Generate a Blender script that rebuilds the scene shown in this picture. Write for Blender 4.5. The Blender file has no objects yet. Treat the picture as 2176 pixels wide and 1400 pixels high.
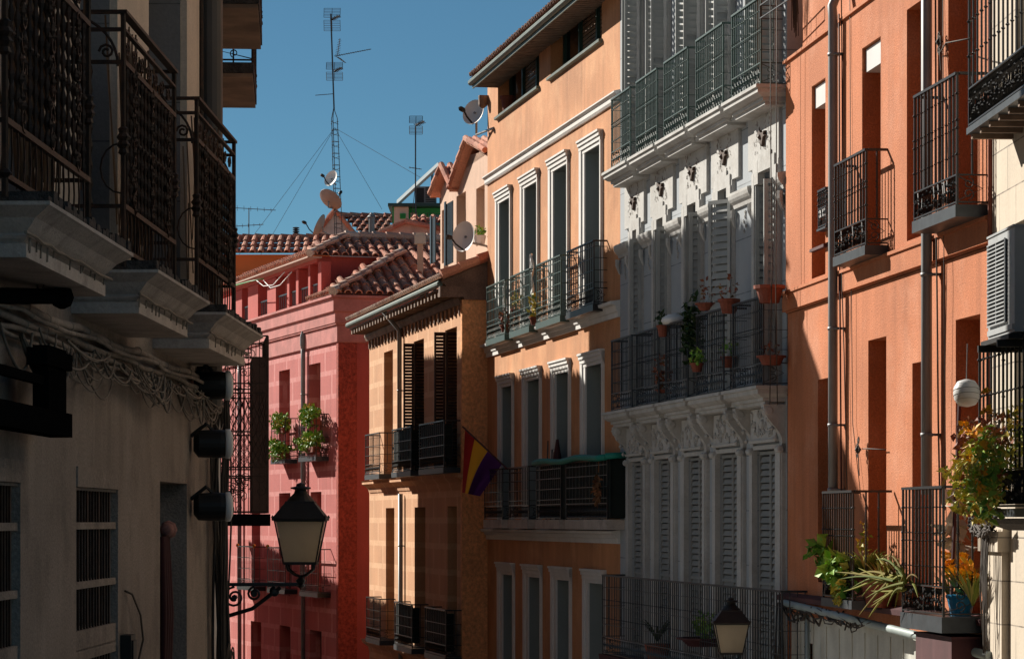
import bpy, math, random
from mathutils import Vector, Matrix
random.seed(7)
PI = math.pi
S = bpy.context.scene
COL = S.collection

# ------------------------------------------------------------------ camera, sky, sun, exposure
FPX, CX, HY = 6000.0, 1088.0, 1105.0          # focal length in photo pixels, centre column, horizon row
cd = bpy.data.cameras.new("camera"); cam = bpy.data.objects.new("camera", cd); COL.objects.link(cam)
cd.sensor_width = 36.0; cd.lens = 36.0 * FPX / 2176.0
cd.shift_y = (HY - 700.0) / 2176.0
cd.clip_start = 0.1; cd.clip_end = 3000
cam.location = (0, 0, 0); cam.rotation_euler = (PI / 2, 0, 0)
S.camera = cam
SUN = Vector((-0.625, 0.614, 0.488)).normalized()          # towards the sun
w = bpy.data.worlds.new("World"); S.world = w; w.use_nodes = True
nt = w.node_tree
sky = nt.nodes.new('ShaderNodeTexSky'); sky.sky_type = 'NISHITA'; sky.sun_disc = False
sky.sun_elevation = math.asin(SUN.z); sky.sun_rotation = math.atan2(SUN.x, SUN.y)
sky.air_density = 1.0; sky.dust_density = 0.0; sky.ozone_density = 8.0; sky.altitude = 3000
bg = nt.nodes['Background']; bg.inputs[1].default_value = 0.053
tn = nt.nodes.new('ShaderNodeMix'); tn.data_type = 'RGBA'; tn.blend_type = 'MULTIPLY'; tn.inputs[0].default_value = 1.0
tn.inputs[7].default_value = (0.80, 0.88, 0.66, 1)
nt.links.new(sky.outputs[0], tn.inputs[6]); nt.links.new(tn.outputs[2], bg.inputs[0])
sl = bpy.data.lights.new("sun", 'SUN'); sl.energy = 5.0; sl.angle = math.radians(0.5); sl.color = (1.0, 0.93, 0.82)
so = bpy.data.objects.new("sun", sl); COL.objects.link(so)
so.rotation_euler = SUN.to_track_quat('Z', 'Y').to_euler(); so.location = SUN * 60
S.view_settings.view_transform = 'Standard'; S.view_settings.look = 'None'
S.view_settings.gamma = 1.0; S.view_settings.exposure = 0.74

# ------------------------------------------------------------------ materials
def srgb(r, g, b):
    f = lambda c: (c / 255 / 12.92) if c / 255 <= 0.04045 else ((c / 255 + 0.055) / 1.055) ** 2.4
    return (f(r), f(g), f(b))
MATS = {}
def mk(name, col, rough=0.85, metal=0.0, var=0.25, scale=1.2, streak=0.0, grain=0.0, gscale=40, bump=0.0,
       island=None, bands=None, blocks=None, col2=None, emit=0, stain=None, spec=0.3, trans=0.0):
    m = bpy.data.materials.new(name); m.use_nodes = True
    t = m.node_tree; N = t.nodes.new; L = t.links.new
    b = t.nodes['Principled BSDF']
    b.inputs['Roughness'].default_value = rough; b.inputs['Metallic'].default_value = metal
    b.inputs['Specular IOR Level'].default_value = spec
    tc = N('ShaderNodeTexCoord')
    def mix(fac, a, bb, mode='MIX'):
        n = N('ShaderNodeMix'); n.data_type = 'RGBA'; n.blend_type = mode
        for s, v in ((0, fac), (6, a), (7, bb)):
            if isinstance(v, (int, float)): n.inputs[s].default_value = v
            elif isinstance(v, tuple): n.inputs[s].default_value = (*v, 1)
            else: L(v, n.inputs[s])
        return n.outputs[2]
    def noise(sc, detail=4, mp=None, rough_=0.55):
        n = N('ShaderNodeTexNoise'); n.inputs['Scale'].default_value = sc; n.inputs['Detail'].default_value = detail
        n.inputs['Roughness'].default_value = rough_
        if mp:
            q = N('ShaderNodeMapping'); q.inputs['Scale'].default_value = mp; L(tc.outputs['Object'], q.inputs[0]); L(q.outputs[0], n.inputs[0])
        else: L(tc.outputs['Object'], n.inputs[0])
        return n.outputs[0]
    def rng(s, a, b_, c=0.0, d=1.0):
        n = N('ShaderNodeMapRange'); n.inputs[1].default_value = a; n.inputs[2].default_value = b_
        n.inputs[3].default_value = c; n.inputs[4].default_value = d; L(s, n.inputs[0]); return n.outputs[0]
    c = tuple(col)
    if col2 is None: col2 = tuple(x * (1 - var) for x in col)
    cur = mix(rng(noise(scale), 0.32, 0.68), c, tuple(col2))
    if island:
        g = N('ShaderNodeNewGeometry'); r = N('ShaderNodeValToRGB')
        e = r.color_ramp.elements
        for i, cc in enumerate(island):
            if i < 2: el = e[i]; el.position = i / (len(island) - 1)
            else: el = e.new(i / (len(island) - 1))
        pos = [i / (len(island) - 1) for i in range(len(island))]
        while len(e) < len(island): e.new(1.0)
        for i, cc in enumerate(island):
            e[i].position = pos[i]; e[i].color = (*cc, 1)
        L(g.outputs['Random Per Island'], r.inputs[0]); cur = mix(0.75, cur, r.outputs[0])
    hb = None
    if bands:      # painted imitation ashlar: pale joints
        sx, sz, jc, jw, amt = bands
        sp = N('ShaderNodeSeparateXYZ'); L(tc.outputs['Object'], sp.inputs[0])
        ad = N('ShaderNodeMath'); ad.operation = 'ADD'; L(sp.outputs[0], ad.inputs[0]); L(sp.outputs[1], ad.inputs[1])
        cb = N('ShaderNodeCombineXYZ'); L(ad.outputs[0], cb.inputs[0]); L(sp.outputs[2], cb.inputs[1])
        br = N('ShaderNodeTexBrick'); L(cb.outputs[0], br.inputs[0])
        br.inputs['Color1'].default_value = (0, 0, 0, 1); br.inputs['Color2'].default_value = (0.12, 0.12, 0.12, 1); br.inputs['Mortar'].default_value = (1, 1, 1, 1)
        br.inputs['Scale'].default_value = 1.0; br.inputs['Mortar Size'].default_value = jw
        br.inputs['Brick Width'].default_value = sx; br.inputs['Row Height'].default_value = sz; br.inputs['Mortar Smooth'].default_value = 0.2
        mm = N('ShaderNodeMath'); mm.operation = 'MULTIPLY'; mm.inputs[1].default_value = amt; L(br.outputs[0], mm.inputs[0])
        m2 = N('ShaderNodeMath'); m2.operation = 'MULTIPLY'; L(mm.outputs[0], m2.inputs[0]); L(rng(noise(5, 3), 0.3, 0.6, 0.35, 1.0), m2.inputs[1])
        cur = mix(m2.outputs[0], cur, tuple(jc))
    if streak:
        s1 = rng(noise(1.0, 5, (5, 5, 0.3)), 0.42, 0.75)
        pm = N('ShaderNodeMath'); pm.operation = 'MULTIPLY'; L(s1, pm.inputs[0]); L(rng(noise(0.55, 3), 0.38, 0.62, 0.1, 1.3), pm.inputs[1]); s1 = pm.outputs[0]
        cur = mix(rng(s1, 0, 1, 0, streak), cur, tuple(x * 0.35 for x in c))
        s2 = rng(noise(1.0, 4, (4.3, 4.3, 0.5)), 0.55, 0.8)
        cur = mix(rng(s2, 0, 1, 0, streak * 0.6), cur, tuple(min(1, x * 1.5 + 0.03) for x in c))
    if stain: 
        s3 = rng(noise(stain[1], 6, None, 0.7), 0.5, 0.7)
        cur = mix(rng(s3, 0, 1, 0, stain[2]), cur, tuple(stain[0]))
    if grain:
        gn = noise(gscale, 3, None, 0.7)
        cur = mix(1.0, cur, mix(rng(gn, 0.3, 0.7), (1 - grain,) * 3, (1 + grain,) * 3), 'MULTIPLY')
        hb = gn
    L(cur, b.inputs['Base Color'])
    if bump:
        h = hb or noise(gscale, 3, None, 0.7)
        bn = N('ShaderNodeBump'); bn.inputs['Strength'].default_value = min(1, bump); bn.inputs['Distance'].default_value = 0.02 * max(1, bump)
        L(h, bn.inputs['Height']); L(bn.outputs[0], b.inputs['Normal'])
    if trans: b.inputs['Transmission Weight'].default_value = trans
    MATS[name] = m
    return m

TERRA = mk('terracotta_render', (0.545, 0.185, 0.078), var=0.25, scale=0.7, streak=0.36, grain=0.22, gscale=55, bump=0.5, stain=((0.62, 0.31, 0.20), 0.8, 0.45))
CREAM = mk('cream_stone', (0.60, 0.52, 0.42), var=0.12, streak=0.12, grain=0.06, gscale=30, bump=0.15, bands=(0.62, 0.34, (0.10, 0.08, 0.07), 0.006, 0.9))
CREAMP = mk('cream_plain', (0.60, 0.52, 0.43), var=0.15, streak=0.15, grain=0.08, bump=0.2)
WHITEP = mk('aged_white_plaster', (0.50, 0.495, 0.48), var=0.16, scale=2.5, streak=0.25, grain=0.08, gscale=30, bump=0.25, stain=((0.2, 0.16, 0.12), 3.0, 0.3))
WHITEC = mk('white_casing', (0.68, 0.67, 0.65), var=0.10, scale=3, streak=0.12, grain=0.05, bump=0.1)
GREYST = mk('grey_stone_pier', (0.36, 0.39, 0.42), var=0.12, scale=1.5, streak=0.12, grain=0.05, bump=0.15, bands=(9, 0.62, (0.10, 0.11, 0.12), 0.007, 0.8))
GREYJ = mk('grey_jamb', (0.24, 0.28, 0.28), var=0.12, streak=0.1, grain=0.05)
PEACH = mk('peach_render', (0.60, 0.275, 0.125), var=0.30, scale=0.8, streak=0.42, grain=0.10, gscale=38, bump=0.3, stain=((0.78, 0.45, 0.24), 0.6, 0.5))
BEIGE = mk('banded_ochre_render', (0.60, 0.315, 0.165), var=0.16, scale=1.1, streak=0.12, grain=0.10, gscale=30, bump=0.25, bands=(1.15, 0.46, (0.78, 0.50, 0.30), 0.06, 0.6))
OCHRER = mk('rough_ochre_stucco', (0.82, 0.39, 0.17), var=0.2, scale=1.5, grain=0.3, gscale=17, bump=1.0)
RED = mk('banded_red_render', (0.50, 0.128, 0.115), var=0.15, scale=0.9, streak=0.22, grain=0.08, gscale=25, bump=0.25, bands=(1.2, 0.52, (0.70, 0.32, 0.30), 0.06, 0.62))
REDP = mk('plain_red_render', (0.48, 0.09, 0.075), var=0.15, scale=1.2, streak=0.15, grain=0.08, gscale=25, bump=0.2)
REDL = mk('pale_red_moulding', (0.55, 0.20, 0.18), var=0.35, scale=2.0, streak=0.25, grain=0.08, gscale=25, bump=0.2)
REDR = mk('rough_red_stucco', (0.36, 0.055, 0.035), var=0.15, scale=1.2, grain=0.45, gscale=15, bump=1.0)
PINK = mk('pink_render', (0.66, 0.44, 0.32), var=0.2, scale=1.5, streak=0.25, grain=0.08, bump=0.2)
ORANGE = mk('orange_render', (0.66, 0.20, 0.06), var=0.1, grain=0.05)
CONC = mk('dirty_grey_render', (0.31, 0.255, 0.215), var=0.25, scale=1.6, streak=0.5, grain=0.25, gscale=60, bump=0.5, stain=((0.06, 0.05, 0.045), 1.2, 0.65))
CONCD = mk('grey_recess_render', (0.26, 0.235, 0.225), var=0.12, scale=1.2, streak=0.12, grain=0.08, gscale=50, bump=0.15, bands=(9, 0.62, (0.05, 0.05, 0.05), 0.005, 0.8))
CONCL = mk('pale_pilaster_render', (0.62, 0.50, 0.40), var=0.15, scale=1.6, streak=0.25, grain=0.10, gscale=50, bump=0.2)
SLABM = mk('grey_painted_slab', (0.50, 0.43, 0.38), var=0.2, scale=4, streak=0.25, grain=0.12, gscale=60, bump=0.3, stain=((0.08, 0.06, 0.05), 5.0, 0.4))
TILED = mk('weathered_tile', (0.22, 0.12, 0.09), var=0.35, scale=9, grain=0.2, gscale=30, bump=0.3, island=[(0.14, 0.07, 0.05), (0.26, 0.14, 0.10), (0.32, 0.20, 0.15)])
MOSS = mk('mossy_slab_edge', (0.06, 0.05, 0.045), var=0.5, scale=9, grain=0.4, gscale=30, bump=1.0)
IRON = mk('black_iron', (0.018, 0.018, 0.02), rough=0.38, metal=0.3, var=0.3, scale=12, spec=0.55)
IRONG = mk('green_iron', (0.030, 0.070, 0.060), rough=0.45, metal=0.1, var=0.35, scale=10, spec=0.5)
IRONGR = mk('grey_iron', (0.055, 0.065, 0.075), rough=0.45, metal=0.3, var=0.35, scale=10)
RUST = mk('rusty_iron', (0.035, 0.020, 0.014), rough=0.6, metal=0.3, var=0.6, scale=15, grain=0.3, stain=((0.09, 0.035, 0.018), 8.0, 0.5))
ZINC = mk('grey_drainpipe', (0.23, 0.235, 0.24), rough=0.5, metal=0.2, var=0.15, scale=3, streak=0.2)
ZINCG = mk('pale_green_pipe', (0.36, 0.42, 0.41), rough=0.5, metal=0.1, var=0.2, scale=4, streak=0.3)
SHEET = mk('pale_grey_boards', (0.60, 0.60, 0.54), rough=0.7, var=0.25, scale=2, streak=0.35, grain=0.08)
TILE = mk('clay_tile', (0.48, 0.18, 0.11), var=0.35, scale=9, grain=0.2, gscale=30, bump=0.3,
          island=[(0.26, 0.10, 0.065), (0.52, 0.18, 0.11), (0.64, 0.29, 0.19), (0.46, 0.22, 0.15), (0.62, 0.33, 0.22)])
TILEP = mk('pale_ridge_tile', (0.55, 0.40, 0.32), var=0.35, scale=9, grain=0.2, gscale=30, bump=0.3,
          island=[(0.30, 0.16, 0.12), (0.5, 0.36, 0.3), (0.62, 0.50, 0.42), (0.45, 0.25, 0.18)])
LOUV = mk('dark_louvre', (0.05, 0.022, 0.014), rough=0.6, var=0.3, scale=8)
LOUVG = mk('grey_louvre', (0.27, 0.28, 0.275), rough=0.7, var=0.15, scale=4, streak=0.15)
LOUVW = mk('pale_louvre', (0.36, 0.375, 0.37), rough=0.7, var=0.2, scale=4, streak=0.2)
WOODB = mk('brown_wood', (0.25, 0.16, 0.11), rough=0.7, var=0.5, scale=3, streak=0.5)
WOODR = mk('dark_red_wood', (0.085, 0.026, 0.03), rough=0.7, var=0.4, scale=3, streak=0.6)
GREENP = mk('green_paint', (0.02, 0.30, 0.07), rough=0.5, var=0.1)
DGREEN = mk('dark_green_paint', (0.025, 0.065, 0.06), rough=0.45, var=0.2)
GUTTER = mk('weathered_gutter', (0.13, 0.16, 0.135), rough=0.5, metal=0.2, var=0.3, scale=5, streak=0.2)
GLASS = mk('dark_window_glass', (0.012, 0.014, 0.017), rough=0.08, var=0.2, spec=0.6)
GLASSL = mk('pale_window_glass', (0.10, 0.16, 0.16), rough=0.1, var=0.3, spec=0.6)
DARK = mk('dark_interior', (0.010, 0.008, 0.008), rough=0.9)
MATTE = mk('matt_black_paint', (0.006, 0.006, 0.006), rough=1.0, spec=0.0)
POT = mk('clay_pot', (0.26, 0.075, 0.045), rough=0.8, var=0.3, scale=8, grain=0.15)
BLUEP = mk('blue_plastic', (0.03, 0.28, 0.55), rough=0.35, var=0.15)
WPLAST = mk('white_plastic', (0.70, 0.70, 0.69), rough=0.4, var=0.08, scale=3)
ACW = mk('grey_metal_casing', (0.42, 0.44, 0.45), rough=0.45, var=0.12, scale=3, streak=0.2)
ACB = mk('black_plastic', (0.012, 0.012, 0.012), rough=0.5, var=0.3)
CABLE = mk('old_cable', (0.07, 0.055, 0.045), rough=0.7, var=0.5, scale=8)
CABLEP = mk('pale_cable', (0.20, 0.17, 0.14), rough=0.7, var=0.4, scale=8)
DISHM = mk('dish_metal', (0.80, 0.78, 0.74), rough=0.5, var=0.12, scale=3, streak=0.1)
DISHR = mk('brown_dish_metal', (0.30, 0.25, 0.23), rough=0.6, var=0.25, scale=3, streak=0.2)
GALV = mk('galvanised_mast', (0.075, 0.08, 0.085), rough=0.5, metal=0.4, var=0.3, scale=6)
LEAF = mk('mixed_leaf', (0.14, 0.30, 0.04), rough=0.6, island=[(0.04, 0.12, 0.015), (0.13, 0.34, 0.04), (0.36, 0.50, 0.06), (0.08, 0.22, 0.03)])
LEAFY = mk('yellowing_leaf', (0.35, 0.34, 0.06), rough=0.6, island=[(0.10, 0.20, 0.03), (0.50, 0.46, 0.08), (0.75, 0.52, 0.07), (0.30, 0.36, 0.06), (0.62, 0.20, 0.04)])
LEAFD = mk('dark_leaf', (0.02, 0.05, 0.012), rough=0.6, island=[(0.012, 0.03, 0.008), (0.03, 0.07, 0.02), (0.05, 0.06, 0.02)])
LEAFR = mk('reddish_leaf', (0.25, 0.07, 0.04), rough=0.6, island=[(0.10, 0.04, 0.02), (0.32, 0.09, 0.05), (0.18, 0.16, 0.04)])
BLADE = mk('strap_leaf', (0.22, 0.26, 0.04), rough=0.6, island=[(0.05, 0.10, 0.015), (0.26, 0.30, 0.04), (0.14, 0.20, 0.03), (0.42, 0.34, 0.08), (0.22, 0.10, 0.04)])
FLOWER = mk('yellow_flower', (0.85, 0.42, 0.02), rough=0.6, island=[(0.85, 0.32, 0.02), (0.9, 0.55, 0.03), (0.75, 0.2, 0.03)])
ALOE = mk('aloe_leaf', (0.12, 0.14, 0.02), rough=0.7, spec=.1, var=0.4, scale=6, island=[(0.06, 0.10, 0.012), (0.24, 0.21, 0.03), (0.12, 0.05, 0.015)])
DRY = mk('dried_palm', (0.20, 0.12, 0.07), rough=0.8, island=[(0.07, 0.04, 0.025), (0.28, 0.17, 0.10), (0.55, 0.44, 0.34), (0.14, 0.06, 0.03)])
LGLASS = mk('milky_lantern_glass', (0.88, 0.78, 0.60), rough=0.35, var=0.18, scale=5, stain=((0.35, 0.28, 0.2), 6.0, 0.4))
_t = LGLASS.node_tree; _b = _t.nodes['Principled BSDF']; _tr = _t.nodes.new('ShaderNodeBsdfTranslucent'); _tr.inputs[0].default_value = (.9, .8, .62, 1)
_ms = _t.nodes.new('ShaderNodeMixShader'); _ms.inputs[0].default_value = .6
_t.links.new(_b.outputs[0], _ms.inputs[1]); _t.links.new(_tr.outputs[0], _ms.inputs[2]); _t.links.new(_ms.outputs[0], _t.nodes['Material Output'].inputs[0])
LROOF = mk('lantern_metal', (0.035, 0.032, 0.030), rough=0.5, metal=0.3, var=0.3, scale=10)
FR = mk('flag_red', (0.42, 0.02, 0.02), rough=0.8, var=0.2); FY = mk('flag_yellow', (0.85, 0.42, 0.03), rough=0.8, var=0.1); FP = mk('flag_purple', (0.12, 0.025, 0.19), rough=0.8, var=0.2)
TEAL = mk('teal_cover', (0.015, 0.22, 0.17), rough=0.6, var=0.2)
CLOTHD = mk('dark_screen_cloth', (0.010, 0.016, 0.014), rough=0.9, var=0.3, scale=6)
ASPH = mk('street_paving', (0.42, 0.37, 0.32), var=0.3, scale=1, grain=0.2, bump=0.3)
GOLD = mk('gilt_ball', (0.75, 0.42, 0.08), rough=0.3, metal=0.8)
PLATE = mk('paved_ground', (0.32, 0.28, 0.24), var=0.3, scale=0.3, grain=0.15)
BIRD = mk('bronze_bird', (0.10, 0.065, 0.05), rough=0.6, var=0.4, scale=20)
TWIG = mk('incised_twigs', (0.22, 0.17, 0.14), rough=0.8)
SOLAR = mk('solar_glass', (0.42, 0.44, 0.40), rough=0.25, var=0.1)

# ------------------------------------------------------------------ mesh builder
class MB:
    def __init__(s): s.v = []; s.f = []; s.m = []; s.X = None
    def V(s, p):
        if s.X is not None: p = s.X @ Vector(p)
        s.v.append(tuple(p)); return len(s.v) - 1
    def F(s, ids, m=0): s.f.append(tuple(ids)); s.m.append(m)
    def poly(s, pts, m=0): s.F([s.V(p) for p in pts], m)
    def box(s, x0, x1, y0, y1, z0, z1, m=0):
        i = [s.V((x, y, z)) for z in (z0, z1) for y in (y0, y1) for x in (x0, x1)]
        for q in ((0, 2, 3, 1), (4, 5, 7, 6), (0, 1, 5, 4), (2, 6, 7, 3), (0, 4, 6, 2), (1, 3, 7, 5)): s.F([i[k] for k in q], m)
    def tube(s, pts, r, n=6, m=0, cap=True):
        pts = [Vector(p) for p in pts]; N = len(pts)
        rr = r if isinstance(r, (list, tuple)) else [r] * N
        prev = None; rings = []
        for i, p in enumerate(pts):
            d = (pts[min(i + 1, N - 1)] - pts[max(i - 1, 0)])
            if d.length < 1e-9: d = Vector((0, 0, 1))
            d.normalize()
            a = prev if prev is not None else (Vector((0, 0, 1)) if abs(d.z) < 0.9 else Vector((1, 0, 0)))
            a = a - d * a.dot(d)
            if a.length < 1e-6: a = d.orthogonal()
            a.normalize(); prev = a; b = d.cross(a)
            rings.append([s.V(p + (a * math.cos(2 * PI * (k + .5) / n) + b * math.sin(2 * PI * (k + .5) / n)) * rr[i]) for k in range(n)])
        for i in range(N - 1):
            for k in range(n):
                s.F((rings[i][k], rings[i][(k + 1) % n], rings[i + 1][(k + 1) % n], rings[i + 1][k]), m)
        if cap and n > 2: s.F(rings[0][::-1], m); s.F(rings[-1], m)
    def lathe(s, c, prof, n=12, m=0, ax='z', cap=True):
        c = Vector(c); rings = []
        for r, h in prof:
            ring = []
            for k in range(n):
                a = 2 * PI * k / n; x, y = r * math.cos(a), r * math.sin(a)
                p = {'z': (x, y, h), 'x': (h, x, y), 'y': (x, h, y)}[ax]
                ring.append(s.V(c + Vector(p)))
            rings.append(ring)
        for i in range(len(prof) - 1):
            for k in range(n): s.F((rings[i][k], rings[i][(k + 1) % n], rings[i + 1][(k + 1) % n], rings[i + 1][k]), m)
        if cap: s.F(rings[0][::-1], m); s.F(rings[-1], m)
    def knob(s, c, r, h=None, n=4, m=0):
        h = h or r; x, y, z = c
        t = s.V((x, y, z + h)); b = s.V((x, y, z - h))
        ring = [s.V((x + r * math.cos(2 * PI * k / n), y + r * math.sin(2 * PI * k / n), z)) for k in range(n)]
        for k in range(n): s.F((ring[k], ring[(k + 1) % n], t), m); s.F((ring[(k + 1) % n], ring[k], b), m)
    def mould(s, x0, x1, prof, m=0, mit0=0, mit1=0):
        """profile [(y,z)...] swept along x; mit = how far y offsets push the end (mitre)"""
        a = [s.V((x0 + mit0 * y, y, z)) for y, z in prof]; b = [s.V((x1 - mit1 * y, y, z)) for y, z in prof]
        for i in range(len(prof) - 1): s.F((a[i], a[i + 1], b[i + 1], b[i]), m)
        s.F(a[::-1], m); s.F(b, m)
    def slab(s, x0, x1, prof, m=0, b=None, wall_y=0.0):
        """projecting slab: prof [(off, z)...] bottom to top, wrapped round front and both ends"""
        b = min(o for o, z in prof) if b is None else b
        R = []
        for o, z in prof:
            e = o - b
            R.append([s.V((x0 - e, wall_y, z)), s.V((x0 - e, -o, z)), s.V((x1 + e, -o, z)), s.V((x1 + e, wall_y, z))])
        for i in range(len(R) - 1):
            for k in range(3): s.F((R[i][k], R[i][k + 1], R[i + 1][k + 1], R[i + 1][k]), m)
        s.F(R[0][::-1], m); s.F(R[-1], m)
    def build(s, name, mats, parent=None, smooth=False, loc=None):
        if not isinstance(mats, (list, tuple)): mats = [mats]
        me = bpy.data.meshes.new(name)
        me.from_pydata(s.v, [], s.f); me.polygons.foreach_set('material_index', s.m)
        for mm in mats: me.materials.append(mm)
        if smooth: me.polygons.foreach_set('use_smooth', [True] * len(s.f))
        me.update()
        o = bpy.data.objects.new(name, me); COL.objects.link(o)
        if parent: o.parent = parent
        if loc is not None: o.location = loc
        return o

def spiral(cx, cz, r, turns, a0, y, sgn=1, n=14, k=0.25):
    return [(cx + r * (1 - (1 - k) * i / n) * math.cos(a0 + sgn * turns * 2 * PI * i / n), y,
             cz + r * (1 - (1 - k) * i / n) * math.sin(a0 + sgn * turns * 2 * PI * i / n)) for i in range(n + 1)]
def swapxy(pts, x, y0): return [(x, y0 + p[0], p[2]) for p in pts]

# ------------------------------------------------------------------ things
def ground_z(y): return -1.6 - 0.1 * max(-10, min(y, 80))
def empty(name, label, cat, loc, rz=0, group=None):
    o = bpy.data.objects.new(name, None); COL.objects.link(o); o.empty_display_size = 0.2
    o.location = loc; o.rotation_euler = (0, 0, rz); o['label'] = label; o['category'] = cat
    if group: o['group'] = group
    return o
def tag(o, label, cat, group=None):
    o['label'] = label; o['category'] = cat
    if group: o['group'] = group
    return o
def struct(o): o['kind'] = 'structure'; return o
def at(px, py, Y): return Vector(((px - CX) / FPX * Y, Y, (HY - py) / FPX * Y))

class Bld:
    """a building; local x runs along its street front towards the picture's right, local y into the wall, z up from the ground"""
    def __init__(s, name, label, cat, px, D, vp=None, far=False, u=None):
        s.P = Vector(((px - CX) / FPX * D, D))
        if u is None:
            d = Vector(((vp - CX) / FPX, 1.0)).normalized(); u = d if far else -d
        s.u = Vector(u).normalized(); s.n = Vector((s.u.y, -s.u.x)); s.zg = ground_z(D)
        s.rz = math.atan2(s.u.y, s.u.x)
        s.root = empty(name, label, cat, (s.P.x, s.P.y, s.zg), s.rz)
    def sol(s, px, off=0):
        P = s.P + s.n * off; r = (px - CX) / FPX
        # P.x + u.x t = r (P.y + u.y t)
        t = (r * P.y - P.x) / (s.u.x - r * s.u.y)
        return t, P.y + s.u.y * t
    def U(s, px, off=0): return s.sol(px, off)[0]
    def Z(s, px, py, off=0): return (HY - py) / FPX * s.sol(px, off)[1] - s.zg
    def W(s, x, y, z): 
        p = s.P + s.u * x - s.n * y
        return Vector((p.x, p.y, z + s.zg))
    def part(s, name, mb, mats, parent=None, smooth=False):
        return mb.build(name, mats, parent or s.root, smooth)

def wall(mb, x0, x1, z0, z1, holes=(), y=0.0, depth=0.24, m=0, mr=None, reveal=True):
    mr = m if mr is None else mr
    xs = sorted({x0, x1, *[h[0] for h in holes], *[h[1] for h in holes]}); zs = sorted({z0, z1, *[h[2] for h in holes], *[h[3] for h in holes]})
    xs = [v for v in xs if x0 - 1e-6 <= v <= x1 + 1e-6]; zs = [v for v in zs if z0 - 1e-6 <= v <= z1 + 1e-6]
    for i in range(len(xs) - 1):
        for j in range(len(zs) - 1):
            cx, cz = (xs[i] + xs[i + 1]) / 2, (zs[j] + zs[j + 1]) / 2
            if any(h[0] < cx < h[1] and h[2] < cz < h[3] for h in holes): continue
            mb.poly([(xs[i], y, zs[j]), (xs[i + 1], y, zs[j]), (xs[i + 1], y, zs[j + 1]), (xs[i], y, zs[j + 1])], m)
    if reveal:
        for h in holes:
            a, b, c, d = h[:4]; dd = h[4] if len(h) > 4 else depth
            mb.poly([(a, y, c), (a, y, d), (a, y + dd, d), (a, y + dd, c)], mr)
            mb.poly([(b, y, c), (b, y + dd, c), (b, y + dd, d), (b, y, d)], mr)
            mb.poly([(a, y, d), (b, y, d), (b, y + dd, d), (a, y + dd, d)], mr)
            mb.poly([(a, y, c), (a, y + dd, c), (b, y + dd, c), (b, y, c)], mr)
def shell(mb, x0, x1, z0, z1, D=6.0, y=0.0, m=0, top=True, sides=(1, 1)):
    if sides[0]: mb.poly([(x0, y, z0), (x0, y, z1), (x0, y + D, z1), (x0, y + D, z0)], m)
    if sides[1]: mb.poly([(x1, y, z0), (x1, y + D, z0), (x1, y + D, z1), (x1, y, z1)], m)
    mb.poly([(x0, y + D, z0), (x0, y + D, z1), (x1, y + D, z1), (x1, y + D, z0)], m)
    if top: mb.poly([(x0, y, z1), (x1, y, z1), (x1, y + D, z1), (x0, y + D, z1)], m)

def window(B, x0, x1, z0, z1, y, fm=WHITEC, gm=GLASS, leaves=2, rows=(0.3,), fw=0.05, parent=None):
    """frame (part) with its pane (sub-part), filling a reveal from x0..x1"""
    mb = MB()
    mb.box(x0, x0 + fw, y, y + 0.05, z0, z1); mb.box(x1 - fw, x1, y, y + 0.05, z0, z1)
    mb.box(x0 + fw, x1 - fw, y, y + 0.05, z0, z0 + fw); mb.box(x0 + fw, x1 - fw, y, y + 0.05, z1 - fw, z1)
    for k in range(1, leaves):
        c = x0 + (x1 - x0) * k / leaves; mb.box(c - fw * .6, c + fw * .6, y - 0.006, y + 0.045, z0 + fw, z1 - fw)
    for r in rows:
        c = z0 + (z1 - z0) * r; mb.box(x0 + fw, x1 - fw, y + 0.004, y + 0.04, c - fw * .4, c + fw * .4)
    o = B.part('window', mb, fm, parent)
    g = MB(); g.box(x0 + 0.01, x1 - 0.01, y + 0.052, y + 0.075, z0 + 0.01, z1 - 0.01)
    if parent is None: g.build('pane', gm, o)
    else: g.build('pane', gm, parent)
    return o

def louvre(mb, x0, x1, y, z0, z1, th=0.03, m=0, pitch=0.06, fr=0.035, mid=True):
    """a louvred leaf in the x-z plane"""
    mb.box(x0, x0 + fr, y, y + th, z0, z1, m); mb.box(x1 - fr, x1, y, y + th, z0, z1, m)
    hs = [z0, z1 - fr] + ([z0 + (z1 - z0) * 0.42] if mid else [])
    for h in hs: mb.box(x0 + fr, x1 - fr, y, y + th, h, h + fr, m)
    z = z0 + fr
    while z < z1 - fr - 0.02:
        mb.poly([(x0 + fr, y + 0.002, z), (x1 - fr, y + 0.002, z), (x1 - fr, y + th - 0.004, z + pitch * 0.8), (x0 + fr, y + th - 0.004, z + pitch * 0.8)], m)
        mb.poly([(x0 + fr, y + 0.002, z), (x1 - fr, y + 0.002, z), (x1 - fr, y + 0.002, z + 0.008), (x0 + fr, y + 0.002, z + 0.008)], m)
        z += pitch

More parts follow.
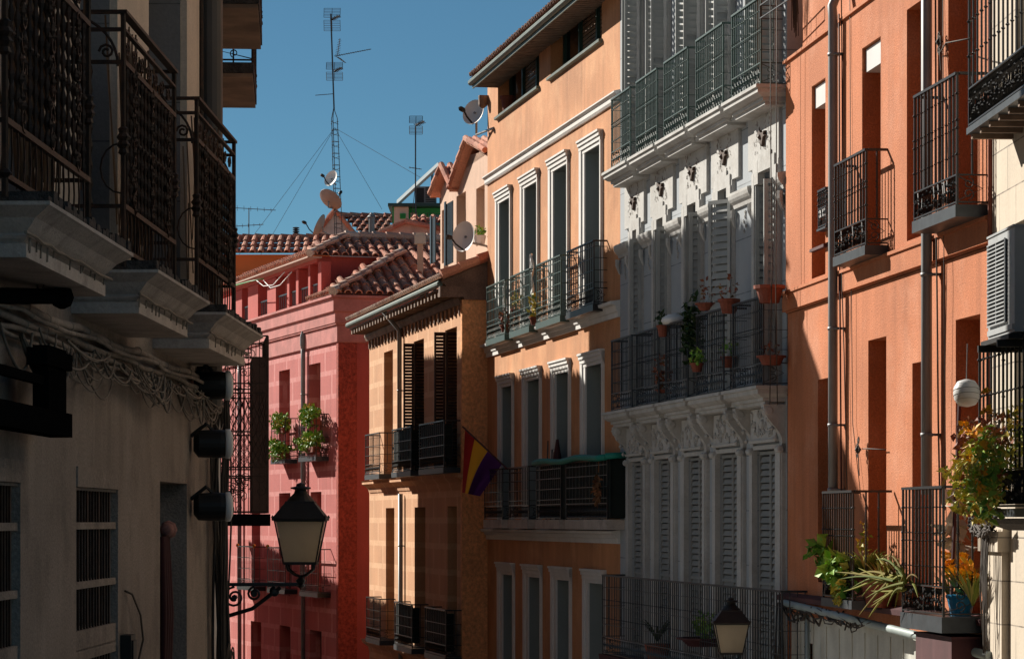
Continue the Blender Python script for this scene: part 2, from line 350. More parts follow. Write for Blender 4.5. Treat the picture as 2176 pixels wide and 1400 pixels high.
def railing(mb, w, d, h, n, panel=0.2, knobs=(0.22, 0.5, 0.55, 0.82), grid=(), r=0.008, rk=0.016, style='vine', ends=1, scroll=True, stay=False, z0=0.0, m=0, gt=.005):
    t = 0.009
    def rail(z, a=t, b=t * 0.7):
        mb.box(0, w, -d - a, -d + a, z - b, z + b, m)
        for x in (0, w): mb.box(x - a, x + a, -d + a, 0, z - b, z + b, m)
    rail(h, 0.017, 0.011); rail(z0 + panel); rail(z0 + 0.02)
    for x in (0, w): mb.box(x - t, x + t, -d - t, -d + t, -0.03 if z0 else 0, h, m)
    for k in range(1, n):
        x = w * k / n
        mb.tube([(x, -d, z0 + panel), (x, -d, h)], r, 4, m, cap=False)
        for q in knobs:
            mb.knob((x, -d, z0 + panel + (h - z0 - panel) * q), rk, rk * 1.1, 4, m)
    for x in (0, w):
        for q in knobs: mb.knob((x, -d, z0 + panel + (h - z0 - panel) * q), rk * 1.3, rk * 1.4, 6, m)
        for k in range(1, ends + 1):
            y = -d * k / (ends + 1)
            mb.tube([(x, y, z0 + panel), (x, y, h)], r, 4, m, cap=False)
            for q in knobs: mb.knob((x, y, z0 + panel + (h - z0 - panel) * q), rk, rk, 4, m)
    for q in grid:
        z = z0 + panel + (h - z0 - panel) * q
        mb.box(0, w, -d - 0.006, -d + 0.006, z - gt, z + gt, m)
        for x in (0, w): mb.box(x - 0.005, x + 0.005, -d, 0, z - gt, z + gt, m)
    # lower decorative panel
    zz0, zz1 = z0 + 0.03, z0 + panel - 0.01; H = zz1 - zz0
    if H > 0.05:
        if style == 'vine':
            k = max(4, int(w / 0.045)); st = w / k
            for i in range(k):
                x = i * st; rr = random.uniform(-.3, .3) * st
                mb.tube([(x, -d, zz0), (x + st * .9 + rr, -d - .004, zz0 + H * .5), (x + st * .2, -d, zz1)], 0.0055, 3, m, cap=False)
                mb.tube([(x + st, -d, zz0), (x + rr, -d + .004, zz0 + H * .45), (x + st * 1.0, -d, zz1)], 0.005, 3, m, cap=False)
                mb.knob((x + st * .5, -d - .003, zz0 + H * random.uniform(.2, .8)), 0.014, 0.02, 4, m)
                mb.knob((x + st * random.random(), -d - .003, zz0 + H * random.uniform(.1, .9)), 0.012, 0.016, 4, m)
        elif style == 'ring':
            rr = H * 0.24; k = max(3, int(w / (rr * 2.15))); st = w / k
            for i in range(k):
                for zc in (zz0 + H * .26, zz0 + H * .74):
                    mb.tube([(st * (i + .5) + rr * math.cos(a), -d, zc + rr * math.sin(a)) for a in [2 * PI * j / 6 for j in range(7)]], 0.005, 3, m, cap=False)
                mb.knob((st * (i + .5), -d, zz0 + H * .5), 0.014, 0.014, 4, m)
                mb.knob((st * i, -d, zz0 + H * .5), 0.010, H * .45, 4, m)
        elif style == 'bars':
            k = max(4, int(w / 0.06))
            for i in range(1, k): mb.tube([(w * i / k, -d, zz0), (w * i / k, -d, zz1)], 0.005, 4, m, cap=False)
        if scroll:
            rr = min(H * 0.24, d * 0.3)
            for x in (0, w):
                for (zc, sg) in ((zz0 + H * .28, 1), (zz0 + H * .72, -1)):
                    p = spiral(-d * .62, zc, rr, 1.3, -sg * PI / 2, 0, sg)
                    mb.tube(swapxy(p, x, 0), 0.006, 4, m, cap=False)
                mb.tube([(x, -d, zz1), (x, -d * .15, zz0 + H * .5), (x, -d, zz0)], 0.006, 4, m, cap=False)
    if stay:
        mb.tube([(w, 0, h), (w, 0.0, h - 0.02), (w + 0.02, -0.01, h - 0.28)], 0.007, 4, m)

def leafcloud(mb, c, spread, n, size, m=0, droop=0.0, flat=0.0):
    for _ in range(n):
        while True:
            p = Vector((random.uniform(-1, 1), random.uniform(-1, 1), random.uniform(-1, 1)))
            if p.length < 1: break
        p = Vector((p.x * spread[0], p.y * spread[1], p.z * spread[2])) + Vector(c)
        d = Vector((random.gauss(0, 1), random.gauss(0, 1), random.gauss(0, 1) * (1 - flat) - droop)).normalized()
        q = d.cross(Vector((random.gauss(0, 1), random.gauss(0, 1), random.gauss(0, 1)))).normalized()
        s = size * random.uniform(0.6, 1.4); up = d.cross(q) * s * 0.18
        a, b = mb.V(p), mb.V(p + d * s)
        e, g = mb.V(p + d * s * .45 + q * s * .34 + up), mb.V(p + d * s * .45 - q * s * .34 + up)
        mb.F((a, e, b), m); mb.F((a, b, g), m)
def bush(mb, c, spread, n, size, m=0, k=7):
    for _ in range(k):
        q = (c[0] + random.uniform(-.8, .8) * spread[0], c[1] + random.uniform(-.6, .6) * spread[1], c[2] + random.uniform(-.9, .8) * spread[2]); f = random.uniform(.3, .6)
        leafcloud(mb, q, (spread[0] * f, spread[1] * .7, spread[2] * f), int(n / k * f * 2.1), size * random.uniform(.8, 1.2), m)
def blades(mb, c, n, ln, wd, m=0, lean=0.7, arch=0.6, dirx=0.0):
    """strap leaves arching from a point"""
    for _ in range(n):
        a = random.uniform(0, 2 * PI); l = ln * random.uniform(0.6, 1.15)
        dx, dy = math.cos(a) * lean + dirx, math.sin(a) * lean * 0.7
        side = Vector((-dy, dx, 0)); side = side.normalized() if side.length > 1e-3 else Vector((1, 0, 0))
        prev = None
        for i in range(6):
            t = i / 5; p = Vector(c) + Vector((dx * l * t, dy * l * t, l * (t * (1.0 - 0.3 * lean) - arch * t * t)))
            ww = wd * (1 - t) ** 0.7 + 0.001
            r = (mb.V(p - side * ww), mb.V(p + side * ww + Vector((0, 0, ww * .5))))
            if prev: mb.F((prev[0], prev[1], r[1], r[0]), m)
            prev = r

def tiles(mb, o, du, ds, n, rows, tw, tl, m=0, r=None, jitter=0.012, under=True):
    """barrel tiles: o = eave corner, du = unit along the eave, ds = unit up the slope"""
    o, du, ds = Vector(o), Vector(du).normalized(), Vector(ds).normalized()
    nn = du.cross(ds).normalized()
    if nn.z < 0: nn = -nn
    r = r or tw * 0.34
    for i in range(n):
        for j in range(rows):
            base = o + du * (tw * (i + .5) + random.uniform(-jitter, jitter)) + ds * (tl * j + random.uniform(-jitter, jitter)) + nn * 0.012
            a = []; b = []
            for k in range(6):
                an = PI * k / 5
                cu, cn = math.cos(an), math.sin(an)
                a.append(mb.V(base + du * (cu * r * 1.08) + nn * (cn * r * 1.0 + 0.022)))
                b.append(mb.V(base + ds * (tl * 1.1) + du * (cu * r * .88) + nn * (cn * r * .85)))
            for k in range(5): mb.F((a[k], a[k + 1], b[k + 1], b[k]), m)
            ai = [mb.V(base + du * (math.cos(PI * k / 5) * r * .82) + nn * (math.sin(PI * k / 5) * r * .74 + 0.022)) for k in range(6)]
            for k in range(5): mb.F((a[k + 1], a[k], ai[k], ai[k + 1]), m)
    if under:
        L_, Wd = tl * rows, tw * n
        for j in range(rows):
            p = [o + ds * (tl * j), o + du * Wd + ds * (tl * j), o + du * Wd + ds * (tl * (j + 1)), o + ds * (tl * (j + 1))]
            mb.poly([p[0] + nn * .012, p[1] + nn * .012, p[2], p[3]], m)
def tilestrip(mb, a, b, tw=0.2, r=0.075, m=0, end=0.0):
    """ridge / verge: short barrel tiles laid end to end from a to b"""
    a, b = Vector(a), Vector(b); L = (b - a).length; d = (b - a) / L; n = max(1, int(L / 0.32))
    for i in range(n):
        p, q = a + d * (L * i / n), a + d * (L * (i + 1.12) / n)
        mb.tube([p + Vector((0, 0, random.uniform(0, .01))), q - Vector((0, 0, 0.015))], [r * random.uniform(.97, 1.08), r * .85], 8, m)

# ------------------------------------------------------------------ setting: ground
g = MB()
for a, b in ((-60, 0), (0, 80)):
    g.poly([(-300, a, ground_z(max(a, -10)) if a > -10 else ground_z(-10)), (300, a, ground_z(a)), (300, b, ground_z(b)), (-300, b, ground_z(b))])
g.poly([(-300, 80, ground_z(80)), (300, 80, ground_z(80)), (300, 1500, ground_z(80)), (-300, 1500, ground_z(80))])
struct(g.build('ground', PLATE))
g = MB()
pts = [(-1.3, 2.6, 4), (-1.3, 2.6, 16), (-1.4, 2.2, 24), (-1.9, 1.9, 30), (-2.9, .6, 40), (-4.2, -1.6, 50), (-6.0, -3.0, 60), (-8.2, -5.6, 70), (-10.5, -8.2, 78)]
for a, b in zip(pts, pts[1:]):
    g.poly([(a[0], a[2], ground_z(a[2]) + .02), (a[1], a[2], ground_z(a[2]) + .02), (b[1], b[2], ground_z(b[2]) + .02), (b[0], b[2], ground_z(b[2]) + .02)])
struct(g.build('road', ASPH))

# ================================================================== terracotta house (right)
T = Bld('terracotta_house', 'terracotta rendered house with two grey drainpipes and four black iron balconies', 'house', 2030, 23.8, 370)
U, Z = T.U, T.Z
xL, xR = U(1670), U(2107)
zl = Z(1668, 622); zb = Z(1668, 664)            # floor band
zup = Z(1668, 132)
ztop = zup + 3.4
zbase = Z(1690, 1262)
dep = 0.27
def rowz(px, py): return Z(px, py)
upper = [(U(1725), U(1754), rowz(1728, 592), rowz(1726, 184)), (U(1832), U(1871.5), zl, rowz(1832, 104)),
         (U(1927), U(1978), rowz(1930, 512), rowz(1927, 22)), (U(2015), U(2078), zl, rowz(1927, 22) + .35)]
lower = [(U(1734), U(1762), rowz(1734, 1236), rowz(1734, 807)), (U(1840.6), U(1879), zbase, rowz(1840, 724)),
         (U(1934), U(1976), zbase, rowz(1934, 772)), (U(2026), U(2078), zbase, rowz(2026, 680))]
mb = MB()
wall(mb, xL, xR, zb - .02, zup, upper, 0, dep)
wall(mb, xL, xR, zbase, zb - .02, lower, 0.02, dep)
wall(mb, U(1688), xR, zup, ztop, [(U(2012), U(2076), zup + .6, zup + 2.4)], 0.09, dep)
mb.poly([(xL, 0, zup), (xR, 0, zup), (xR, .4, zup), (xL, .4, zup)])
shell(mb, xL, xR, zbase - 3.2, zup - .003, 7, .02); shell(mb, U(1688), xR, zup, ztop, 7, .09)
T.part('wall', mb, TERRA)
mb = MB()
mb.mould(xL - .03, xR, [(0, zb), (-.035, zb), (-.035, zl - .03), (-.055, zl - .03), (-.055, zl), (0, zl + .02)])
T.part('floor_band', mb, TERRA)
mb = MB()
mb.mould(xL - .03, xR, [(0, zup - .03), (-.03, zup - .03), (-.03, zup), (0.08, zup + .02)])
T.part('ledge', mb, TERRA)
mb = MB(); mb.mould(xL - .03, xR, [(0, zbase - .07), (-.09, zbase - .07), (-.10, zbase - .02), (0, zbase + .01)])
mb.mould(U(1730), U(1760), [(0, zl + .30), (-.05, zl + .30), (-.05, zl + .33), (0, zl + .35)])
T.part('ledge', mb, WOODR)
for i, h in enumerate(upper + lower):
    mb = MB(); mb.box(h[0], h[1], dep - .001, dep + .03, h[2], h[3]); T.part('window', mb, LOUV if i % 2 else GLASS)
for h in (upper[0], upper[1]):                       # white roller-blind boxes under the lintels
    mb = MB(); mb.box(h[0] + .012, h[1] - .004, .035, dep - .003, h[3] - .23, h[3] - .012); T.part('blind_box', mb, WPLAST)
def pipe(B, pts, r, mat, straps=(), name='drainpipe'):
    mb = MB(); mb.tube(pts, r, 12)
    for z in straps:
        p = Vector(pts[1]); mb.tube([(p.x, p.y, z - .015), (p.x, p.y, z + .015)], r * 1.14, 12)
        mb.box(p.x - .01, p.x + .07, p.y, 0.02, z - .01, z + .01)
    o = B.part(name, mb, mat, smooth=False)
    for q in o.data.polygons: q.use_smooth = len(q.vertices) == 4
    return o
x1 = U(1770, .09)
pipe(T, [(x1, -.09, Z(1770, 1047, .09)), (x1, -.09, zb + .05), (x1, -.09, zl + .1), (x1, -.09, zup + .02), (x1 + .005, -.10, zup + .12), (x1 - .05, -.02, zup + .3), (x1 - .12, .05, zup + .42), (x1 - .12, .05, ztop)], .047, ZINC, (zup - .35, zb - .35, zb - 1.3, Z(1770, 1040, .09)))
x2 = U(1969, .09)
pipe(T, [(x2, -.09, Z(1969, 1050, .09)), (x2, -.09, zb), (x2, -.09, ztop)], .047, ZINC, (zb - .12, zb - 1.5, zup - .3))
mb = MB(); mb.tube([(U(2104, .03), -.03, zbase), (U(2104, .03), -.03, zup)], .018, 8); T.part('drainpipe', mb, POT)

def balcony(B, px0, px1, off, zs, h, n, thick=0.12, slabm=None, iron=None, prof=None, **kw):
    """slab (part) + railing (sub-part)"""
    a, b = (B.U(px0, off), B.U(px1, off))
    mb = MB()
    if prof: mb.slab(a, b, [(off + .02 + o, zs + z) for o, z in prof])
    else: mb.box(a - .02, b + .02, -off - .02, .005, zs, zs + thick)
    s = B.part('balcony', mb, slabm)
    r = MB(); r.X = Matrix.Translation((a, 0, zs + (thick if not prof else max(z for o, z in prof)) + .002))
    railing(r, b - a, off, h, n, **kw)
    ro = r.build('railing', iron, s)
    return s, a, b
kT = dict(panel=.24, knobs=(.2, .46, .54, .8), style='vine', r=.0105, rk=.0165)
s1, *_ = balcony(T, 1775, 1841, .2, Z(1775, 567, .2), .88, 11, .09, IRONGR, IRON, **kT)
s2, *_ = balcony(T, 1944, 2034, .25, Z(1944, 496, .25), 1.06, 12, .10, IRONGR, IRON, **kT)
s3, a3, b3 = balcony(T, 1750, 1813, .36, Z(1750, 1286, .36), 1.0, 13, .08, IRONGR, IRON, ends=2, **kT)
s4, a4, b4 = balcony(T, 1919, 2005, .36, Z(1919, 1332, .36), 1.05, 12, .13, IRONGR, IRON, ends=2, **kT)
s5, *_ = balcony(T, 1740, 1757, .06, Z(1745, 490, .06), .38, 4, .02, IRONGR, IRON, **dict(kT, panel=.2, scroll=False, ends=0))
# ground floor of the terracotta house: pale boards, sloping pipe
mb = MB(); wall(mb, xL, xR, 0, zbase - .22, [(U(1700), U(1716), 0, zbase - .5)], .06, .05)
for px in range(1690, 2100, 27): mb.box(U(px), U(px) + .02, .05, .06, 0, zbase - .3)
T.part('shop_front', mb, SHEET)
mb = MB(); wall(mb, xL, xR, zbase - .22, zbase - .07, [], .03, .05, reveal=False); T.part('wall', mb, TERRA)
pipe(T, [(U(1668, .1), -.1, Z(1672, 1281, .1)), (U(1800, .1), -.1, Z(1800, 1312, .1)), (U(1950, .1), -.1, Z(1950, 1350, .1)), (U(2104, .1), -.1, Z(2104, 1394, .1))], .038, ZINCG, (), 'water_pipe')
pipe(T, [(U(1716, .08), -.08, Z(1716, 1290, .08)), (U(1716, .08), -.08, 1.0)], .022, ZINCG, (), 'water_pipe')
mb = MB(); mb.box(U(1946, .3), U(2022, .3), -.30, .03, Z(1946, 1420, .3), Z(1946, 1347, .3)); mb.box(U(1944, .3), U(2024, .3), -.31, .03, Z(1946, 1347, .3), Z(1946, 1341, .3))
T.part('sign_box', mb, WOODR)

# ================================================================== cream corner building (far right)
t, Dc = T.sol(2107)
C_ = Bld('cream_building', 'cream stone-faced building at the right edge with lattice balconies', 'building', 2107, Dc, 890)
U, Z = C_.U, C_.Z
mb = MB(); z1 = Z(2107, 1172)
wall(mb, 0, 12, 0, 12, [(.9, 2.0, Z(2160, 1080), Z(2160, 1080) + 2.2), (.9, 2.0, Z(2160, 240), Z(2160, 240) + 2.3), (3.4, 4.5, Z(2160, 1080), Z(2160, 1080) + 2.2), (3.4, 4.5, Z(2160, 240), Z(2160, 240) + 2.3)], 0, .3)
shell(mb, 0, 12, 0, 12, 6); C_.part('wall', mb, CREAM)
mb = MB(); mb.box(-.01, .68, -.06, .004, 0, Z(2107, 1165)); mb.mould(-.05, .72, [(0, Z(2107, 1170)), (-.10, Z(2107, 1170)), (-.10, Z(2107, 1128)), (-.06, Z(2107, 1128)), (-.06, Z(2107, 1112)), (0, Z(2107, 1112))])
C_.part('pilaster', mb, CREAM)
for zz in (Z(2160, 1080), Z(2160, 240)):
    for a in (.9, 3.4):
        window(C_, a, a + 1.1, zz, zz + 2.2, .29, LOUVW, GLASS, 2, (.35,))
kC = dict(panel=.30, knobs=(.3, .62, .92), style='vine', r=.010, rk=.018)
sb, *_ = balcony(C_, 2060, 2330, .33, Z(2062, 285, .33), 1.15, 26, .05, IRONGR, IRON, **kC)
mb = MB()
a, b = U(2060, .33), U(2330, .33)
for k in range(12): mb = MB(); mb.box(a + .02 + k * (b - a) / 12, a + .07 + k * (b - a) / 12, -.32, 0, Z(2062, 285, .33) - .04, Z(2062, 285, .33) - .002); mb.build('slab_joist', WOODB, sb)
sc, ac, bc = balcony(C_, 2082, 2330, .36, Z(2100, 1098, .36), 1.20, 26, .06, IRONGR, IRON, **dict(kC, panel=.28))
z0 = Z(2100, 1098, .36)
mb = MB(); mb.slab(ac + .1, bc, [(.16, z0 - .10), (.30, z0 - .05), (.34, z0 - .01)]); mb.build('moulding', MOSS, sc)

def thing_local(B, name, label, cat, x, y, z, group=None):
    p = B.W(x, y, z); return empty(name, label, cat, p, B.rz, group)

# air conditioner on the cream building
def ac_unit(B, x, y, z, w_, d_, h_, label, body_mat=ACW, n=22):  # casing and grille share one plain metal colour
    t = thing_local(B, 'air_conditioner', label, 'air conditioner', x, y, z)
    mb = MB(); mb.box(0, w_, 0, d_, 0, h_); mb.box(-.01, w_ + .01, -.01, d_ + .01, h_, h_ + .015); mb.box(.02, w_ - .02, -.012, .001, .02, h_ * .08)
    mb.build('casing', body_mat, t)
    mb = MB(); mb.box(.06, w_ * .72, -.008, .001, h_ * .12, h_ * .92); mb.build('fan_opening', ACB, t)
    mb = MB()
    for k in range(n): zz = h_ * (.12 + .8 * k / (n - 1)); mb.box(.05, w_ * .74, -.022, -.014, zz - .006, zz + .004)
    for k in range(3): xx = .06 + w_ * .66 * k / 2; mb.box(xx - .006, xx + .006, -.02, -.01, h_ * .12, h_ * .92)
    mb.build('grille', body_mat, t)
    mb = MB(); mb.box(-.03, w_ + .03, -.05, d_ + .1, -.05, -.015)
    for xx in (.1, w_ - .14): mb.box(xx, xx + .04, -.1, d_ + .16, -.10, -.05)
    mb.build('bracket', ACB, t)
    return t
xa = U(2100, .42)
ac_unit(C_, xa, -.42, Z(2100, 722, .42), .92, .34, .74, 'large pale air conditioner on brackets on the cream wall', ACW)

# ================================================================== white building with five bays
tt, Dw = T.sol(1670)
Wb = Bld('white_ornate_building', 'white plaster building with carved consoles, louvred shutters and three rows of balconies', 'building', 1318, 38.7, 12)
U, Z = Wb.U, Wb.Z
xr = U(1672)
cas = [(1338, 1381), (1392, 1441), (1455, 1508), (1523, 1586), (1602, 1670)]
opn = [(1347, 1372), (1404, 1431), (1468, 1499), (1534, 1572), (1613, 1652)]
CAS = [(U(a), U(b)) for a, b in cas]; OPN = [(U(a), U(b)) for a, b in opn]
OPN = [(a - .35 * (a - p), b + .35 * (q - b)) for (a, b), (p, q) in zip(OPN, CAS)]
CAS2 = [(U(a), U(b)) for a, b in ((1343, 1368), (1393, 1426), (1457, 1497), (1522, 1563), (1607, 1662))]
OPN2 = [(U(a), U(b)) for a, b in ((1347, 1366), (1398, 1423), (1463, 1494), (1528, 1560), (1613, 1655))]
PAN2 = [(U(a), U(b)) for a, b in ((1333, 1374), (1388, 1436), (1450, 1508), (1518, 1576), (1597, 1662))]
zM = Z(1668, 820)                     # middle balcony floor
zT = Z(1620, 182, .25)                # top balcony floor
z0f = Z(1300, 1392, .3)               # lowest balcony floor
hM = Z(1540, 398); hT = zT + 2.75; h0 = Z(1572, 960)
holes = []
for (a, b), (c, d) in zip(OPN, OPN2): holes += [(c, d, zM, hM - .02), (a, b, z0f, h0), (c, d, zT, hT)]
mb = MB(); wall(mb, 0, xr, 0, zT + 3.1, holes, 0, .28); shell(mb, 0, xr, 0, zT + 3.1, 7)
Wb.part('wall', mb, GREYST)
def case(a, b, oa, ob, z1_, zt, z2_):
    mb = MB()
    for (p, q) in ((a, oa), (ob, b)):
        mb.box(p, q, -.045, -.0005, z1_, z2_); mb.box(p + .02 if p == a else p, q if p == a else q - .02, -.062, -.046, z1_ + .1, z2_ - .06)
    mb.box(oa, ob, -.045, -.0005, zt, z2_); Wb.part('casing', mb, WHITEP)
for (a, b), (oa, ob) in zip(CAS, OPN): case(a, b, oa, ob, z0f, h0, zM - .62)
for (a, b), (oa, ob), (pa, pb) in zip(CAS2, OPN2, PAN2):
    case(a, b, oa, ob, zM, hM, hM + .03); case(a, b, oa, ob, zT, hT, hT + .1)
    mb = MB(); mb.box(pa, pb, -.040, -.0005, hM + .032, zT - .19); mb.box(pa, oa, -.040, -.0005, hM - .14, hM + .031) if False else None
    mb.box(oa - .02, oa + .16, -.06, .02, hM - .16, hM + .10); mb.box(ob - .14, ob + .02, -.06, .02, hM - .16, hM + .10); mb.box(oa + .14, ob - .14, -.06, .02, hM - .04, hM + .16)
    Wb.part('frieze_panel', mb, WHITEP)
for i, ((a, b), (c, d)) in enumerate(zip(OPN, OPN2)):
    m_ = (a + b) / 2
    mb = MB(); louvre(mb, a + .01, m_ - .005, .02, z0f + .02, h0 - .02, pitch=.075); louvre(mb, m_ + .005, b - .01, .02, z0f + .02, h0 - .02, pitch=.075)
    Wb.part('shutter', mb, LOUVG)
    for zz, hh in ((zM, hM), (zT, hT), ): mb = MB(); mb.box(c, d, .27, .30, zz, hh); Wb.part('window', mb, GLASSL if (i + (zz == zT)) % 2 else GLASS)
    mb = MB(); mb.box(a, b, .27, .3, z0f, h0); Wb.part('window', mb, GLASS)
    L_ = MB(); L_.X = Matrix.Translation((c + .035, .0, 0)) @ Matrix.Rotation(math.radians(90), 4, 'Z'); louvre(L_, -.05, .25, 0, zM + .03, hM - .17, pitch=.085, fr=.045); Wb.part('shutter', L_, LOUVW)
    L_ = MB(); L_.X = Matrix.Translation((d + .03, -.05, 0)) @ Matrix.Rotation(math.radians((84, 86, 80, 30, 88)[i]), 4, 'Z'); louvre(L_, -(.13 if i != 3 else .34), .02, -.03, zM + .03, hM - .19, pitch=.085, fr=.045); Wb.part('shutter', L_, LOUVW)
    L_ = MB(); L_.X = Matrix.Translation((c + .035, .0, 0)) @ Matrix.Rotation(math.radians(90), 4, 'Z'); louvre(L_, -.17, .25, 0, zT + .03, hT - .02, pitch=.085); Wb.part('shutter', L_, LOUVG)
    L_ = MB(); L_.X = Matrix.Translation((d + .03, -.05, 0)) @ Matrix.Rotation(math.radians(84), 4, 'Z'); louvre(L_, -.20, .02, -.03, zT + .03, hT - .02, pitch=.085); Wb.part('shutter', L_, LOUVW if i > 2 else LOUVG)
# slabs, one per bay with the joints between set back
def cornice_slab(zf, name, pr, px_l=1318, fill=True):
    mb = MB()
    for i, (a, b) in enumerate(CAS):
        a2 = a - .22 if i else a - .10; b2 = b + .22 if i < 4 else b + .02
        if i: a2 = (CAS[i - 1][1] + a) / 2 + .12
        if i < 4: b2 = (b + CAS[i + 1][0]) / 2 - .12
        e = .09
        mb.slab(a2 + e, b2 - e, [(o, zf + z) for o, z in pr], b=pr[0][0] + .0)
    mb.box(CAS[0][0] - .1, CAS[-1][1], -pr[0][0] + .02, 0, zf - .17, zf - .02)
    return Wb.part(name, mb, WHITEP)
pr = [(.20, -.21), (.22, -.20), (.22, -.165), (.25, -.16), (.25, -.125), (.28, -.12), (.33, -.085), (.33, -.04), (.355, -.035), (.355, 0)]
for zf, nm in ((zT, 'balcony'), (zM, 'balcony')):
    sl_ = cornice_slab(zf, nm, pr)
    kW = dict(panel=.24, knobs=(.2, .46, .54, .8), grid=(.2, .5, .8), style='ring', r=.007, rk=.013, gt=.003)
    hh = .95
    if zf == zT: fr = [(1300, 1340), (1353, 1397), (1412, 1462), (1480, 1537), (1556, 1617)]
    else: fr = [(1300, 1343), (1353, 1400), (1415, 1462), (1481, 1538), (1558, 1622)]
    for a, b in fr:
        xa_, xb_ = U(a, .27), U(b, .27)
        r = MB(); r.X = Matrix.Translation((xa_, 0, zf + .004)); railing(r, xb_ - xa_, .27, hh, 15, **kW)
        r.build('railing', IRONG if zf == zT else IRONGR, sl_)
# lowest, one long railing
xa_, xb_ = U(1281, .33), U(1662, .33)
mb = MB(); mb.slab(xa_, xb_, [(.22, z0f - .2), (.28, z0f - .12), (.35, z0f - .08), (.36, z0f)]); sl_ = Wb.part('balcony', mb, WOODR)
r = MB(); r.X = Matrix.Translation((xa_, 0, z0f + .004)); railing(r, xb_ - xa_, .33, Z(1281, 1222, .33) - z0f, 84, **dict(kW, ends=3, knobs=(.3, .6))); r.build('railing', IRONGR, sl_)
# consoles and carved panels under the middle balcony, hoods over the middle doors
def console(mb, x, wd, zt, h, o):
    P = []
    for k in range(13):
        t_ = k / 12; P.append((-(o * (1 - t_) ** 1.6 + .05 + .035 * math.sin(t_ * PI * 2.2)), zt - h * t_))
    mb.mould(x - wd / 2, x + wd / 2, [(0, zt)] + P + [(0, zt - h)])
    for zc, rr, oo in ((zt - .07, .055, o * .95), (zt - h + .04, .04, .06)):
        mb.lathe((x - wd / 2 - .012, -oo, zc), [(rr * .6, 0), (rr, .01), (rr, wd + .014), (rr * .6, wd + .024)], 10, 0, 'x')
    for k in range(5): mb.knob((x, -(o * (1 - (k + .5) / 5) ** 1.6 + .075), zt - h * (k + .5) / 5), .03, .035, 5)
for i, (a, b) in enumerate(CAS):
    for x in (a + .06, b - .06): mb = MB(); console(mb, x, .12, zM - .20, .52, .20); Wb.part('console', mb, WHITEP)
for i, (a, b) in enumerate(CAS):
    mb = MB(); x0, x1_ = a + .14, b - .14; z0, z1 = h0 + .1, zM - .22
    mb.box(x0, x1_, -.075, -.044, z0, z1)
    for k in range(26):
        cx, cz = random.uniform(x0 + .06, x1_ - .06), random.uniform(z0 + .04, z1 - .05)
        mb.tube(spiral(cx, cz, random.uniform(.03, .06), random.uniform(.8, 1.4), random.uniform(0, 6), -.083, random.choice((1, -1)), 8), .011, 4, cap=False)
    mb.lathe(((x0 + x1_) / 2, -.075, (z0 + z1) / 2), [(.06, 0), (.05, -.03), (.0, -.05)], 10, 0, 'y', cap=False)
    mb.mould(x0 - .02, x1_ + .02, [(0, z0 - .03), (-.09, z0 - .03), (-.10, z0), (0, z0 + .01)])
    Wb.part('carved_panel', mb, WHITEP)
# pilaster capitals of the middle floor
zc = hM + .02
xs = [0] + [v for c in CAS2 for v in c] + [xr]
for k in range(0, len(xs), 2):
    a, b = xs[k], xs[k + 1]
    mb = MB(); mb.mould(a + .02, b - .02, [(0, zc - .34), (-.03, zc - .34), (-.04, zc - .30), (-.07, zc - .27), (-.09, zc - .24), (-.10, zc - .20), (-.10, zc - .17), (0, zc - .15)])
    for x in (a + .07, b - .07): mb.tube([(x, -.05, zc - .36), (x, -.055, zc - .44), (x, -.02, zc - .56)], [.035, .03, .012], 6)
    for q in range(5): mb.tube(spiral((a + b) / 2 + random.uniform(-.05, .05), zc - .42 - .05 * q, .028, 1.1, q, -.01, 1, 7), .007, 4, cap=False)
    Wb.part('capital', mb, WHITEP)
# bird reliefs in the frieze under the top balcony
BP = [(-.13, .05), (-.06, .09), (-.02, .045), (.05, .03), (.11, .05), (.085, .0), (.13, -.03), (.07, -.045), (.045, -.12), (.03, -.17), (.0, -.12), (-.01, -.17), (-.03, -.09), (-.05, -.02), (-.09, .01)]
for i, (a, b) in enumerate(PAN2):
    cx = (a + b) / 2; cz = zc + .38 * (zT - .2 - zc) + .12
    mb = MB(); sc_ = 1.0
    f_ = [mb.V((cx + x * 1.15 + .02, -.075, cz + z * .7)) for x, z in BP]; k_ = [mb.V((cx + x * 1.22 + .02, -.040, cz + z * .75)) for x, z in BP]
    mb.F(f_[::-1])
    for q in range(len(BP)): mb.F((f_[q], f_[(q + 1) % len(BP)], k_[(q + 1) % len(BP)], k_[q]))
    mb.knob((cx, -.075, cz - .02), .035, .04, 6)
    for q in range(46):
        sd = random.choice((-1, 1)); x = cx + sd * random.uniform(.08, .34); z = cz + random.uniform(-.20, .2)
        an = random.gauss(PI / 2, .6); l = random.uniform(.02, .055)
        mb.tube([(x, -.047, z), (x + l * math.cos(an), -.047, z + l * math.sin(an))], .003, 3, 1, cap=False)
    Wb.part('bird_relief', mb, [BIRD, TWIG])
mb = MB()      # top cornice above the frame
mb.mould(-.1, xr + .1, [(0, zT + 2.95), (-.15, zT + 2.95), (-.30, zT + 3.1), (0, zT + 3.12)])
for i in range(46):
    x = .15 + i * (xr - .3) / 45
    if any(a - .15 < x < b + .02 for a, b in CAS): continue
Wb.part('cornice', mb, WHITEP)
mb = MB()      # carved columns beside the top doors
for a, b in CAS2:
    for x in (a - .04, b + .04):
        n_ = 30
        mb = MB(); mb.tube([(x, -.085, zT + .05 + 2.6 * k / n_) for k in range(n_ + 1)], [.020 + .006 * (k % 3 == 0) for k in range(n_ + 1)], 7); Wb.part('carved_column', mb, WHITEP)

